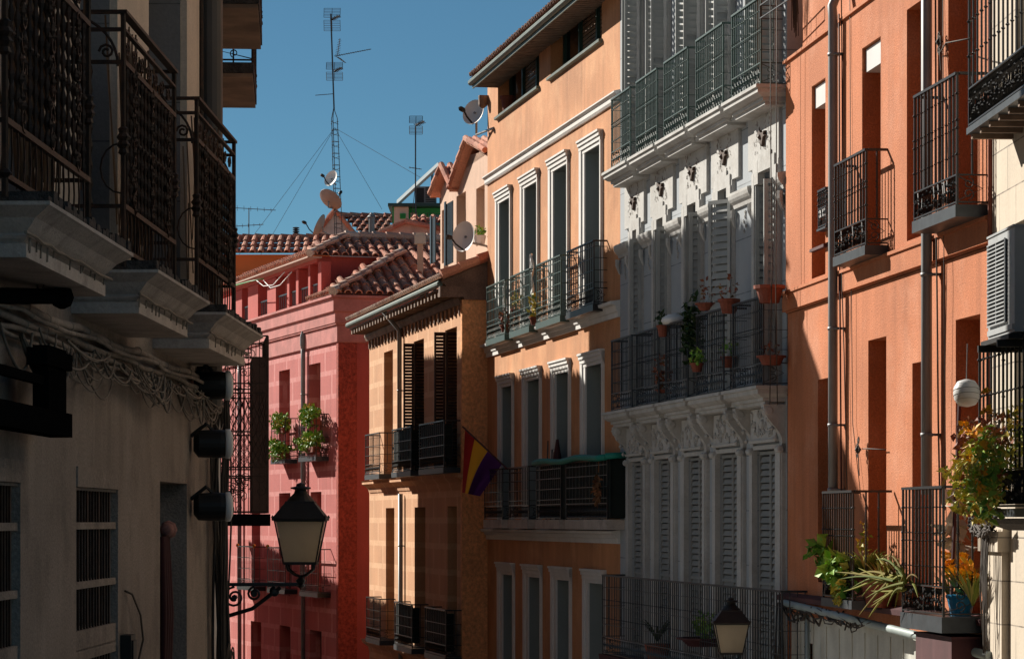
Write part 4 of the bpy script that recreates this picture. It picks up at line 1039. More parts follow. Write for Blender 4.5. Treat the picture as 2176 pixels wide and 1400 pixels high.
# ================================================================== aerials
t = empty('aerial_mast', 'tall lattice aerial mast with several antennas held by guy wires', 'aerial mast', at(718, 500, 80))
def rel(px, py, D=80, dy=0): return at(px, py, D) + Vector((0, dy, 0)) - t.location
mb = MB(); pb, ptp = rel(718, 500), rel(709, 230); wdt = .13
for k in range(3):
    a = 2 * PI * k / 3 + .3; o = Vector((math.cos(a), math.sin(a), 0)) * wdt
    mb.tube([pb + o, ptp.lerp(pb, .08) + o * .75, ptp], .014, 4)
N_ = 20
for i in range(N_):
    for k in range(3):
        a, c = 2 * PI * k / 3 + .3, 2 * PI * ((k + 1) % 3) / 3 + .3
        p = pb.lerp(ptp, .92 * i / N_) + Vector((math.cos(a), math.sin(a), 0)) * wdt; q = pb.lerp(ptp, .92 * (i + (.5 if i % 2 else 0)) / N_) + Vector((math.cos(c), math.sin(c), 0)) * wdt
        mb.tube([p, q], .008, 3)
mb.build('lattice', GALV, t)
mb = MB(); mb.tube([rel(710, 235), rel(703, 30)], .024, 6); mb.build('pole', GALV, t)
def panel_ant(t, c, w_, h_, parent=None, m=GALV):
    mb = MB()
    for s_ in (-1, 1):
        for k in range(7): z = s_ * (.04 + h_ / 2 * k / 7); mb.tube([c + Vector((-w_ / 2, -.1 + .02 * k, z)), c + Vector((w_ / 2, -.1 + .02 * k, z))], .007, 3)
        for x in (-w_ / 2, w_ / 2, 0): mb.tube([c + Vector((x, -.1, s_ * .04)), c + Vector((x, .02, s_ * h_ / 2))], .008, 3)
    mb.tube([c + Vector((0, 0, 0)), c + Vector((.22, -.3, .06))], .016, 4)
    for k in range(6): p = c + Vector((.04 * k, -.05 * k, .01 * k)); mb.tube([p + Vector((-.06, 0, .03)), p + Vector((.06, 0, -.03))], .012, 3); mb.knob(p, .03)
    mb.build('grid_antenna', m, t)
panel_ant(t, rel(706, 42), .46, .65); panel_ant(t, rel(711, 152), .46, .5)
def yagi(t, a, b, n, ln, up=Vector((0, 0, 1)), m=GALV, tilt=0.3):
    mb = MB(); mb.tube([a, b], .012, 4)
    d = (b - a).normalized(); e = d.cross(up); e = e.normalized() if e.length > .01 else Vector((1, 0, 0)); e = (e * math.cos(tilt) + up * math.sin(tilt)).normalized()
    for k in range(n): p = a.lerp(b, (k + .3) / n); l = ln * (1 - .4 * k / n); mb.tube([p - e * l / 2, p + e * l / 2], .007, 3)
    mb.build('yagi_antenna', m, t)
yagi(t, rel(711, 120), rel(790, 110, 80, -.4), 16, .1); yagi(t, rel(717, 119), rel(726, 93, 80, -.8), 10, .14); yagi(t, rel(718, 122), rel(736, 141, 80, -.6), 10, .16); yagi(t, rel(708, 200), rel(670, 203), 4, .3, tilt=.15)
mb = MB()
top = rel(711, 272)
for px, py, dy in ((505, 545, 0), (520, 600, 0), (822, 470, -3), (905, 415, -4)): mb.tube([top, rel(px, py, 80, dy)], .006, 3)
mb.build('guy_wire', GALV, t)
t = empty('tv_aerial', 'thin rooftop aerial with one grid antenna beside the solar panel', 'aerial', at(883, 470, 73.5))
mb = MB(); mb.tube([rel(883, 470, 73.5), rel(883, 268, 73.5)], .02, 6)
for dx in (-.07, .07): mb.tube([rel(880, 470, 73.5) + Vector((dx, 0, 0)), rel(882, 400, 73.5)], .012, 4)
mb.build('pole', GALV, t); panel_ant(t, rel(884, 266, 73.5), .34, .46); yagi(t, rel(869, 356, 73.5), rel(896, 360, 73.5), 4, .1)
t = empty('tv_aerial', 'spindly aerial with two crossbars above the orange roof', 'aerial', at(529, 505, 78))
mb = MB(); mb.tube([rel(529, 505, 78), rel(529, 442, 78)], .014, 5); mb.build('pole', GALV, t)
yagi(t, rel(500, 442, 78), rel(586, 447, 78), 6, .16, tilt=1.2); yagi(t, rel(500, 481, 78), rel(560, 477, 78), 5, .12, tilt=1.2)
dish('small round satellite dish fixed half way up the lattice mast', at(706, 381, 79.7), .24, -138, 20, DISHM, wallp=at(714, 392, 80))
dish('brown back of a tilted satellite dish at the foot of the mast', at(699, 428, 79.5), .36, 40, 42, DISHR, wallp=at(716, 445, 80))
dish('rusty satellite dish turned edge-on at the left gable', at(684, 482, 79.0), .34, -80, 25, DISHR, wallp=at(700, 500, 80))

# ================================================================== left grey building
Lb = Bld('grey_building', 'dark weathered grey building on the left with three ornate iron balconies', 'building', 143.9, 13.6, 1180, far=True)
U, Z = Lb.U, Lb.Z
xe = U(455)
zs = 1.0 - Lb.zg                              # underside of the slabs
hol = [(U(158), U(254), Z(254, 1418) - .9, Z(160, 990), .06), (U(-60), U(48), Z(254, 1418) - .9, Z(160, 990), .06), (U(340), U(397), Z(340, 1800), Z(340, 1022), .3)]
hol2 = [(U(172), U(235), zs + .2, zs + 2.45, .32), (U(318), U(385), zs + .2, zs + 2.45, .32), (U(20), U(70), zs + .2, zs + 2.45, .32)]
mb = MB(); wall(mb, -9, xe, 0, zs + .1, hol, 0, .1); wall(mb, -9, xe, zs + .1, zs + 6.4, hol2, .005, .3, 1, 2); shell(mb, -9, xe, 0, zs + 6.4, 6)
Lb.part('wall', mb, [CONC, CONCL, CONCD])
mb = MB()
for a, b in ((U(235), U(280)), (U(385), U(412))): mb.box(a + .01, b, -.035, .004, zs + .2, zs + 6.3)
Lb.part('pilaster', mb, CONCL)
for h in hol2:
    mb = MB(); mb.box(h[0], h[1], .32, .36, h[2], h[3]); Lb.part('door', mb, LOUV)
for h in hol[:2]:                              # ground-floor windows: timber surround, transoms, bars
    a, b, c, d = h[:4]; mb = MB()
    mb.box(a, a + .05, .0, .08, c, d); mb.box(b - .05, b, .0, .08, c, d); mb.box(a + .05, b - .05, -.01, .08, d - .10, d); mb.box(a + .05, b - .05, .01, .07, d - .115, d - .102)
    for q, t_ in ((.23, .035), (.62, .035), (.94, .10), (1.06, .06)): z = d - q * .76 - .1; mb.box(a + .05, b - .05, .012, .075, z - t_, z)
    o = Lb.part('window', mb, CONC)
    mb = MB()
    for k in range(1, 15): x = a + .05 + (b - a - .1) * k / 15; mb.box(x - (.012 if k % 4 == 2 else .004), x + (.012 if k % 4 == 2 else .004), .03, .04, c, d - .1)
    mb.build('window_bars', RUST, o)
    mb = MB(); mb.box(a + .05, b - .05, .081, .1, c, d); mb.build('pane', GLASS, o)
h = hol[2]; mb = MB(); mb.box(h[0], h[1], .3, .33, h[2], h[3]); Lb.part('door', mb, DARK)  # open doorway: near-black sheet stands for the unlit interior, no door leaf
mb = MB(); xp = U(452, .09); mb.tube([(xp - .05, -.085, zs - .25), (xp - .05, -.085, zs + 6.4)], .075, 14); mb.tube([(xp + .1, -.10, zs + .05), (xp + .1, -.10, zs + 6.4)], .045, 12); Lb.part('drainpipe', mb, mk('dark_drainpipe', (.10, .085, .075), rough=.6, streak=.2))
mb = MB(); mb.tube([(xp - .17, -.03, zs - .1), (xp - .17, -.03, zs + 6.4)], .022, 8); Lb.part('drainpipe', mb, RUST)

prL = [(.31, zs), (.33, zs + .003), (.33, zs + .055), (.315, zs + .062), (.33, zs + .075), (.335, zs + .085), (.325, zs + .095), (.345, zs + .115), (.375, zs + .150), (.42, zs + .178), (.43, zs + .185), (.44, zs + .19), (.44, zs + .205)]
def ornate_railing(mb, w_, d, h, seed, frond=None):
    rnd = random.Random(seed)
    band = h * .80; z0 = .06; zb_ = .27
    for x in (0, w_):                          # corner posts with turned collars
        mb.tube([(x, -d, -.02), (x, -d, h)], .013, 6)
        for zc in (h * .47, h * .50): mb.lathe((x, -d, zc), [(.014, -.05), (.026, -.04), (.02, -.02), (.034, 0), (.02, .02), (.026, .04), (.014, .05)], 8)
        mb.knob((x, -d, z0 + .01), .03, .03, 6)
    mb.box(-.02, w_ + .02, -d - .02, -d + .02, h - .008, h + .008)
    for x in (0, w_): mb.box(x - .018, x + .018, -d + .02, 0, h - .008, h + .008)
    for z, q in ((band, .012), (zb_, .012), (z0, .010), (h * .93, .006)):
        mb.box(0, w_, -d - .012, -d + .012, z - q, z + q)
        for x in (0, w_): mb.box(x - .010, x + .010, -d, 0, z - .009, z + .009)
    n = int(w_ / .12)
    for k in range(1, n):                      # twisted balusters
        x = w_ * k / n; m_ = 18
        mb.tube([(x, -d, zb_ + (band - zb_) * i / m_) for i in range(m_ + 1)], [.006 + .009 * (i % 2) for i in range(m_ + 1)], 5, cap=False)
        if k % 2: mb.tube(spiral(x + .03, (band + h * .93) / 2, .045, 1.2, 0, -d, 1, 10), .005, 4, cap=False); mb.tube(spiral(x - .03, (band + h * .93) / 2 - .01, .04, 1.2, PI, -d, -1, 10), .005, 4, cap=False)
        mb.tube([(x, -d, z0), (x + .02, -d, (z0 + zb_) / 2), (x, -d, zb_)], .005, 4, cap=False)
        mb.knob((x, -d, (band + zb_) / 2), .018, .03, 5); mb.knob((x + w_ / n / 2, -d, band + .0), .010, .010, 5)
        if k % 5 == 2:                         # forged leaf scrolls climbing between the bars
            for q in range(7):
                zc = zb_ + (band - zb_) * (q + .5) / 7
                mb.tube(spiral(x + w_ / n / 2, zc, .055, 1.1, rnd.uniform(0, 6), -d - .012, rnd.choice((1, -1)), 9), .0065, 4, cap=False)
                for e_ in range(3): mb.knob((x + rnd.uniform(-.04, .08), -d - .015, zc + rnd.uniform(-.05, .05)), .014, .026, 4)
    for x in (0, w_):                          # ends: twisted bar, brackets and scrolls
        y = -d * .42; m_ = 20
        mb.tube([(x, y, z0 + (band - z0) * i / m_) for i in range(m_ + 1)], [.006 + .009 * (i % 2) for i in range(m_ + 1)], 6, cap=False)
        mb.tube([(x, -(d - .025) * math.sin(a), h - .26 + .245 * math.cos(a)) for a in [PI / 2 * i / 9 for i in range(10)]], .0075, 5, cap=False)
        mb.tube([(x, -(d * .42) * math.sin(a), band + .13 * math.cos(a)) for a in [PI / 2 * i / 9 for i in range(10)]], .009, 5, cap=False)
        mb.tube(swapxy(spiral(-d + .08, band + .05, .038, 1.4, 0, 0, 1, 12), x, 0), .007, 5, cap=False)
        mb.tube([(x, -d + .01 + .10 * math.sin(a), .47 * band + .12 * math.cos(a)) for a in [PI * i / 8 for i in range(9)]], .006, 4, cap=False)
LR = []
for i, (pn, pf) in enumerate([(10, 187), (262, 370), (418, 497)]):
    a, b = U(pn, .277), U(pf, .277)
    mb = MB(); mb.slab(a + .04, b + .26, prL, b=.44)
    sl_ = Lb.part('balcony', mb, SLABM)
    mb = MB(); n_ = 26
    top = []
    for k in range(n_):
        x = a + .04 + (b - a + .2) * k / n_; q = (b - a + .2) / n_
        mb.box(x, x + q - .002, -.43 - random.uniform(0, .015), -.02, zs + .206, zs + .222 + random.uniform(0, .03))
    mb.build('mossy_edge', MOSS, sl_)
    mb = MB(); ln = b - a + .15      # cracked wire and drips along the moulding
    mb.tube([(a + .05 + ln * k / 12, -.345 - random.uniform(0, .006), zs + .082 + random.uniform(-.006, .006)) for k in range(13)], .008, 5)
    for k in range(12): x = a + .1 + ln * random.random(); mb.tube([(x, -.336, zs + .08), (x, -.334, zs + random.uniform(.02, .06))], .004, 3)
    mb.build('slab_cable', CABLEP, sl_)
    r = MB(); r.X = Matrix.Translation((a, 0, zs + .235)); ornate_railing(r, b - a, .277, 1.20, i)
    r.build('railing', RUST, sl_)
    LR.append((a, b))
LBL = ['dried palm fronds tied behind the railing of the nearest left balcony', 'dried palm fronds tied behind the middle left balcony railing', 'dried palm fronds on the farthest left balcony']
for i, (a, b) in enumerate(LR):
    t = thing_local(Lb, 'palm_frond', LBL[i], 'palm fronds', (a + b) / 2, -.2, zs + .235, 'palm fronds behind the left balconies')
    mb = MB(); L2 = b - a
    for k in range(95):
        x = random.gauss(L2 * .08, L2 * .15); l = random.uniform(.4, 1.15); an = random.gauss(0, .22); z = random.uniform(0, 1.2 - l * .9) if l < 1.2 else 0
        z = max(0.02, z); wd_ = random.uniform(.004, .013); y = random.uniform(-.035, .03)
        mb.poly([(x - wd_, y, z), (x + wd_, y + .01, z), (x + wd_ * .4 + l * math.sin(an), y + .01, z + l * .95), (x - wd_ * .4 + l * math.sin(an), y, z + l * .95)])
    mb.build('dry_leaves', DRY, t)

# conduits and sagging cables under the slabs
t = thing_local(Lb, 'conduit_bundle', 'bundle of grey conduits and sagging cables along the left wall under the balconies', 'conduits', 2, 0, zs - .12)
mb = MB()
for j, (zz, yy, rr) in enumerate(((0.035, -.05, .021), (-.02, -.045, .017), (-.06, -.04, .013), (.0, -.085, .011), (-.09, -.04, .010))):
    P = [(-8 + 12.0 * k / 44, yy + .006 * math.sin(k * 1.7 + j), zz + .010 * math.sin(k * .9 + j * 2) + .004 * random.uniform(-1, 1)) for k in range(45)]
    mb.tube(P, rr, 8)
    for k in range(1, 44, 2): p = Vector(P[k]); mb.tube([p + Vector((-.012, 0, 0)), p + Vector((.012, 0, 0))], rr * 1.22, 8)
o = mb.build('conduit', mk('dusty_conduit', (.30, .25, .21), var=.4, scale=6, grain=.2), t, True)
mb = MB()
for k in range(80):
    x0 = random.uniform(-4.2, 3.2); L2 = random.uniform(.35, 1.3); sg = random.uniform(.04, .20); y = random.uniform(-.11, -.05); zz = random.uniform(-.10, -.04)
    if x0 + L2 > 3.75: L2 = 3.75 - x0
    mb.tube([(x0 + L2 * i / 9, y - .02 * math.sin(PI * i / 9), zz - sg * 4 * (i / 9) * (1 - i / 9)) for i in range(10)], random.choice((.004, .005, .007)), 5, cap=False)
mb.build('cable', CABLEP, t, True)

# cable bundle down the corner
t = thing_local(Lb, 'cable_bundle', 'tangle of old cables hanging down the corner of the left building', 'cables', xe - .12, 0, 2.2)
mb = MB()
for k in range(24):
    x = random.uniform(-.35, .28); y = random.uniform(-.13, -.03); top = zs - 2.3 + random.uniform(-.1, 0)
    P = []; ph = random.uniform(0, 6); am = random.uniform(.02, .07)
    for i in range(16):
        q = i / 15; z = top - 3.2 * q
        P.append((x * (1 - q * .6) + .05 * q + am * math.sin(ph + q * 9) * math.sin(PI * min(1, q * 2)), y - .02 * math.sin(ph + q * 7), z))
    mb.tube(P, random.choice((.005, .007, .010)), 5, cap=False)
for k in range(10):
    zc = random.choice((-.2, -.55, -.95, -1.3)) ; mb.tube(spiral(random.uniform(-.1, .2), zc, random.uniform(.05, .13), 1.3, random.uniform(0, 6), -.12, 1, 16, .7), .005, 5, cap=False)
mb.build('cable', CABLE, t, True)
# three drum-shaped floodlights on the corner
for i, (py, lab) in enumerate(((835, 'uppermost of the three black drum floodlights on the left corner'), (952, 'middle one of the three black drum floodlights on the left corner'), (1078, 'lowest of the three black drum floodlights on the left corner'))):
    xx = U(405) + .0; t = thing_local(Lb, 'floodlight', lab, 'floodlight', xx, -.02, Z(450, py), 'drum floodlights on the corner')
    mb = MB(); mb.X = Matrix.Rotation(.18, 4, 'Z')
    mb.lathe((.0, 0, 0), [(.05, 0), (.088, -.03), (.092, -.17), (.088, -.20)], 20, 0, 'y'); mb.tube([(0, .02, .05), (0, -.08, .13), (0, -.12, .09)], .014, 5); mb.build('housing', ACB, t, False)
    mb = MB(); mb.X = Matrix.Rotation(.18, 4, 'Z'); mb.lathe((0, 0, 0), [(.088, -.201), (.096, -.205), (.094, -.235), (.06, -.25), (.0, -.255)], 20, 0, 'y', cap=False); mb.build('rim', WPLAST, t, True)

# black iron sign bracket with chain close to the camera
t = thing_local(Lb, 'iron_bracket', 'black iron bracket with ball end, chain and hanging frame at the left edge', 'bracket', U(30), 0, zs - .4)
def lb(px, py, off): return Vector((U(px, off) - U(30), -off, Z(px, py, off) - (zs - .4)))
mb = MB()
mb.tube([lb(-60, 628, .05), lb(130, 630, .20)], .035, 10); mb.lathe(lb(132, 632, .22), [(.01, -.05), (.04, -.035), (.052, 0), (.04, .035), (.01, .05)], 12)
mb.box(lb(-60, 0, .1).x, lb(100, 0, .1).x, -.16, -.14, lb(50, 474, .14).z, lb(50, 465, .14).z)
mb.build('arm', MATTE, t, False)
mb = MB(); ca, cb_ = lb(84, 474, .16), lb(86, 614, .16)
for k in range(9):
    p = ca.lerp(cb_, (k + .5) / 9); hx = .014
    mb.tube([p + Vector(((math.cos(a) * hx if k % 2 else 0), (0 if k % 2 else math.cos(a) * hx), math.sin(a) * .021)) for a in [2 * PI * j / 8 for j in range(9)]], .005, 4, cap=False)
mb.build('chain', RUST, t)
mb = MB(); f0, f1 = lb(-60, 785, .15), lb(85, 785, .15)
mb.box(lb(84, 0, .15).x, lb(122, 0, .15).x, -.19, -.12, lb(100, 872, .15).z, lb(100, 738, .15).z)
mb.box(lb(76, 0, .15).x, lb(130, 0, .15).x, -.20, -.11, lb(100, 780, .15).z, lb(100, 745, .15).z)
mb.box(lb(-90, 0, .15).x, lb(84, 0, .15).x, -.17, -.14, lb(0, 796, .15).z, lb(0, 775, .15).z)
mb.box(lb(-90, 0, .15).x, lb(130, 0, .15).x, -.20, -.10, lb(0, 908, .15).z, lb(0, 852, .15).z)
mb.box(lb(-90, 0, .15).x, lb(20, 0, .15).x, -.10, -.05, lb(0, 770, .15).z, lb(0, 640, .15).z)
mb.build('frame', MATTE, t)
t = thing_local(Lb, 'meter_box', 'small black box beside the left ground-floor window', 'meter box', U(255), 0, Z(255, 1400))
mb = MB(); mb.box(0, .16, -.06, -.002, -.2, .13); mb.box(.02, .14, -.07, -.06, -.1, .1); mb.build('box', ACB, t)
t = thing_local(Lb, 'hanging_bundle', 'dull pink round bundle with a dark red cloth hanging in the doorway', 'hanging bundle', U(352), .03, Z(360, 1125))
mb = MB(); mb.lathe((.12, -.03, 0), [(.005, -.055), (.04, -.04), (.055, 0), (.04, .04), (.005, .055)], 12, 0, 'z'); mb.lathe((.12, -.03, 0), [(.03, -.13), (.045, -.06), (.03, .02)], 10, 0, 'x'); mb.build('ball', mk('dull_pink_cloth', (.30, .14, .12), grain=.3), t, True)
mb = MB()
for k in range(6): mb.tube([(-.1 + .04 * k, -.02, -.04), (-.09 + .045 * k, -.03 - .01 * (k % 2), -.5), (-.11 + .05 * k, -.02, -1.1)], .022, 6)
mb.build('cloth', mk('dark_red_cloth', (.05, .012, .014)), t, True)
t = thing_local(Lb, 'loose_cable', 'single loose cable curling out of the wall right of the window', 'cable', U(262), 0, Z(262, 1255))
mb = MB(); mb.tube([(0, -.01, 0), (.12, -.03, -.02), (.30, -.05, -.14), (.40, -.05, -.28), (.38, -.03, -.38), (.30, -.01, -.5), (.26, -.0, -.56)], .006, 6); mb.build('cable', CABLE, t, True)

# second left building, whose balconies project above
Mb = Bld('far_left_building', 'shaded building beyond the left corner with wood-bottomed balconies against the sky', 'building', 403, 19.7, 1088 - 6000 * .073, far=True)
ang = Vector((-.5, 6.6)).normalized()
Mb = None
for o in [q for q in COL.objects if q.name == 'far_left_building']: bpy.data.objects.remove(o)
X0, Y0 = -2.27, 19.6
Mb = Bld('far_left_building', 'shaded building beyond the left corner with wood-bottomed balconies against the sky', 'building', CX + X0 / Y0 * FPX, Y0, u=ang)
zz = 3.72 - Mb.zg
mb = MB(); wall(mb, 0, 6.7, 0, zz + 5, [(1.3, 2.3, zz + .1, zz + 2.3), (4.6, 5.6, zz + .1, zz + 2.3), (1.3, 2.3, zz - 3, zz - .8), (4.6, 5.6, zz - 3, zz - .8)], 0, .25); shell(mb, 0, 6.7, 0, zz + 5, 6)
Mb.part('wall', mb, CONC)
for a in (1.3, 4.6):
    for b in (zz + .1, zz - 3): window(Mb, a, a + 1, b, b + 2.2, .24, WOODB, GLASS)
for a, o_, dz in ((.9, .49, .0), (4.1, .40, .0)):
    mb = MB(); mb.slab(a, a + 1.8, [(o_, zz + dz), (o_, zz + dz + .03)], b=o_); s_ = Mb.part('balcony', mb, WOODB)
    mb = MB(); mb.box(a - .01, a + 1.81, -o_ - .01, -.002, zz + dz + .032, zz + dz + .12); mb.build('slab_edge', MOSS, s_)
    r = MB(); r.X = Matrix.Translation((a, 0, zz + dz + .122)); railing(r, 1.8, o_, 1.0, 12, panel=.2, knobs=(.5,), style='vine', r=.01)
    r.build('railing', RUST, s_)

# left row further down (they throw the shade on the right side)
def row_house(name, label, x, y, x2, y2, H, mat, spikes=True, dark_eave=.3, dp=9):
    u = Vector((x2 - x, y2 - y)); L2 = u.length
    B = Bld(name, label, 'house', CX + x / y * FPX, y, u=u)
    h = H - B.zg; n = max(1, int(L2 / 2.4)); hol = []
    for k in range(n):
        for z in (h - 2.9, h - 5.9):
            if z > .5: hol.append((.5 + k * L2 / n, 1.4 + k * L2 / n, z, z + 2.0))
    mb = MB(); wall(mb, 0, L2, 0, h, hol, 0, .22); shell(mb, 0, L2, 0, h, dp); B.part('wall', mb, mat)
    for q in hol: window(B, *q, .2, WOODB, GLASS)
    mb = MB(); mb.box(-.1, L2 + .05, -dark_eave, 0, h - .1, h); B.part('eave', mb, WOODB)
    mb = MB(); tiles(mb, (-.1, -dark_eave, h + .01), (1, 0, 0), (0, math.cos(.25), math.sin(.25)), int(L2 / .23), 2, .23, .42)
    B.part('roof', mb, TILE)
    return B, h
A_, hA = row_house('shaded_house', 'tall cream house on the left with a caged iron bay balcony', -3.88, 37.55, -4.95, 46.6, 8.22, CREAMP, dp=4.2)
B_, hB = row_house('middle_left_house', 'lower cream house hidden behind the left corner', -5.3, 47, -7.0, 58, 6.75, CREAMP)
Cc, hC = row_house('low_left_house', 'low house at the bend of the street', -7.9, 60, -10.6, 73, 2.5, PINK)

# caged iron bay balcony
U, Z = A_.U, A_.Z
o_ = .64
xa_ = .5; zbm = Z(570, 1117, o_); ztm = Z(570, 705, o_)
mb = MB(); mb.box(xa_ - .05, xa_ + 1.75, -o_ - .04, -.002, zbm, zbm + .16); s_ = A_.part('bay_balcony', mb, MATTE)
mb = MB(); mb.X = Matrix.Translation((xa_, 0, zbm + .17)); hh = ztm - zbm - .2
for x in (0, 1.7):
    for y in (-o_, 0): mb.box(x - .02, x + .02, y - .02, y + .02, 0, hh)
    for k in range(1, 6): mb.tube([(x, -o_ * k / 6, 0), (x, -o_ * k / 6, hh)], .008, 4, cap=False)
    for z in (0.02, .5, .62, 1.1, 1.62, 1.75, 2.1, hh): mb.box(x - .008, x + .008, -o_, 0, z - .01, z + .01)
    for k in range(14):
        for (za, zb2) in ((.06, .5), (1.62, 2.3)):
            mb.tube(swapxy(spiral(-o_ * random.uniform(.1, .9), random.uniform(za, zb2), random.uniform(.05, .10), 1.2, random.uniform(0, 6), 0, random.choice((1, -1)), 10), x, 0), .008, 4, cap=False)
    for k in range(8):
        y0_ = -o_ * (k / 8); mb.tube([(x, y0_, .62), (x, max(-o_, y0_ - .25), 1.1)], .006, 3, cap=False); mb.tube([(x, y0_, 1.1), (x, max(-o_, y0_ - .25), .62)], .006, 3, cap=False)
        mb.tube([(x, y0_, 1.1), (x, max(-o_, y0_ - .2), 1.6)], .006, 3, cap=False); mb.tube([(x, y0_, 1.6), (x, max(-o_, y0_ - .2), 1.1)], .006, 3, cap=False)
for z in (0.02, .5, .62, 1.1, 1.62, 1.75, hh): mb.box(0, 1.7, -o_ - .01, -o_ + .01, z - .01, z + .01)
for k in range(1, 15): mb.tube([(1.7 * k / 15, -o_, 0), (1.7 * k / 15, -o_, hh)], .009, 4, cap=False)
mb.build('cage', RUST, s_)
mb = MB()
for k in range(9): mb.box(.5 + .16 * k, .63 + .16 * k, -o_ + .02, -o_ + .20, zbm + .17, zbm + hh * .95)
mb.build('rolled_blind', LOUV, s_)

# ================================================================== lanterns
def lantern(label, pos, w_, bracket, wallx):
    t = empty('street_lantern', label, 'street lantern', pos)        # pos = bottom centre of the glass
    wt, wb_, h = w_ / 2, w_ * .33, w_ * .88
    mb = MB()
    v = [[(sx * q, sy * q, z) for sx, sy in ((-1, -1), (1, -1), (1, 1), (-1, 1))] for q, z in ((wb_ * .96, .01), (wt * .96, h))]
    for k in range(4): mb.poly([v[0][k], v[0][(k + 1) % 4], v[1][(k + 1) % 4], v[1][k]])
    mb.build('glass', LGLASS, t)
    mb = MB()
    for sx, sy in ((-1, -1), (1, -1), (1, 1), (-1, 1)): mb.tube([(sx * wb_, sy * wb_, 0), (sx * wt, sy * wt, h)], w_ * .022, 4)
    for q, z in ((wb_, 0), (wt, h)):
        for s_ in (-1, 1): mb.box(-q, q, s_ * q - w_ * .02, s_ * q + w_ * .02, z - w_ * .02, z + w_ * .025); mb.box(s_ * q - w_ * .02, s_ * q + w_ * .02, -q, q, z - w_ * .02, z + w_ * .025)
    mb.box(-wb_, wb_, -wb_, wb_, -w_ * .03, -w_ * .005)
    mb.build('frame', LROOF, t)
    mb = MB()
    R = [(wt * 1.10, h), (wt * 1.12, h + w_ * .04), (wt * .62, h + w_ * .36), (wt * .60, h + w_ * .40)]
    rg = [[mb.V((sx * q, sy * q, z)) for sx, sy in ((-1, -1), (1, -1), (1, 1), (-1, 1))] for q, z in R]
    for i in range(len(rg) - 1):
        for k in range(4): mb.F((rg[i][k], rg[i][(k + 1) % 4], rg[i + 1][(k + 1) % 4], rg[i + 1][k]))
    mb.F(rg[-1]); mb.F(rg[0][::-1])
    z0 = h + w_ * .40
    mb.lathe((0, 0, z0), [(wt * .58, 0), (wt * .5, w_ * .06), (wt * .28, w_ * .17), (wt * .24, w_ * .24), (wt * .42, w_ * .26), (wt * .42, w_ * .29), (wt * .2, w_ * .31), (wt * .18, w_ * .36), (0.002, w_ * .39)], 16)
    for sx in (-1, 1):
        for sy in (-1, 1): mb.knob((sx * wt * 1.08, sy * wt * 1.08, h + w_ * .07), w_ * .035, w_ * .05, 5)
    mb.build('roof', LROOF, t)
    mb = MB()
    for a in range(4):
        c_, s_ = math.cos(a * PI / 2 + PI / 4), math.sin(a * PI / 2 + PI / 4)
        mb.tube([(c_ * wb_ * 1.2, s_ * wb_ * 1.2, 0), (c_ * wb_ * 1.1, s_ * wb_ * 1.1, -w_ * .13), (c_ * wb_ * .5, s_ * wb_ * .5, -w_ * .24), (0, 0, -w_ * .28)], w_ * .028, 5)
    mb.lathe((0, 0, -w_ * .52), [(.01, 0), (w_ * .10, .02), (w_ * .05, w_ * .08), (w_ * .11, w_ * .16), (w_ * .05, w_ * .22), (w_ * .03, w_ * .28)], 10)
    zb_ = -w_ * .44; L2 = wallx
    mb.box(min(0, L2), max(0, L2), -.012, .012, zb_ - .012, zb_ + .012)
    mb.tube([(L2, 0, zb_ - abs(L2) * .42), (L2 * .6, 0, zb_ - abs(L2) * .30), (L2 * .25, 0, zb_ - .02)], .016, 6)
    s = 1 if L2 < 0 else -1
    for (cx_, r_) in ((L2 + s * .10, .075), (L2 + s * .24, .05), (L2 * .32, .035)):
        mb.tube(spiral(cx_, zb_ - r_ - .015, r_, 1.6, PI / 2, 0, s, 20), .009, 5)
        mb.lathe((cx_, -.02, zb_ - r_ - .015), [(.02, 0), (.02, .04)], 8, 0, 'y')
    mb.box(L2 - .012, L2 + .012, -.02, .02, zb_ - abs(L2) * .55, zb_ + .06)
    mb.build('bracket', IRON, t)
    return t
lantern('large street lantern with milky glass on a scrolled bracket before the red building', at(639, 1196, 19.6), .335, True, -.56)
lantern('shaded street lantern low in front of the white building balcony', at(1553, 1387, 30.3), .36, True, .72)

# ================================================================== flag
fp = Pb.W(Pb.U(1078, .24), -.24, Pb.Z(1078, 996, .24)); ft = at(983, 906, 46.6)
t = empty('flag', 'red yellow and purple striped flag hanging from a slanted pole', 'flag', fp)
mb = MB(); e = ft - fp; mb.tube([(0, 0, 0), e], .014, 6); mb.build('pole', WOODR, t)
def flg(px, py, dy=0): return at(px, py, 46.9 + dy) - fp
NS, MS = 9, 12
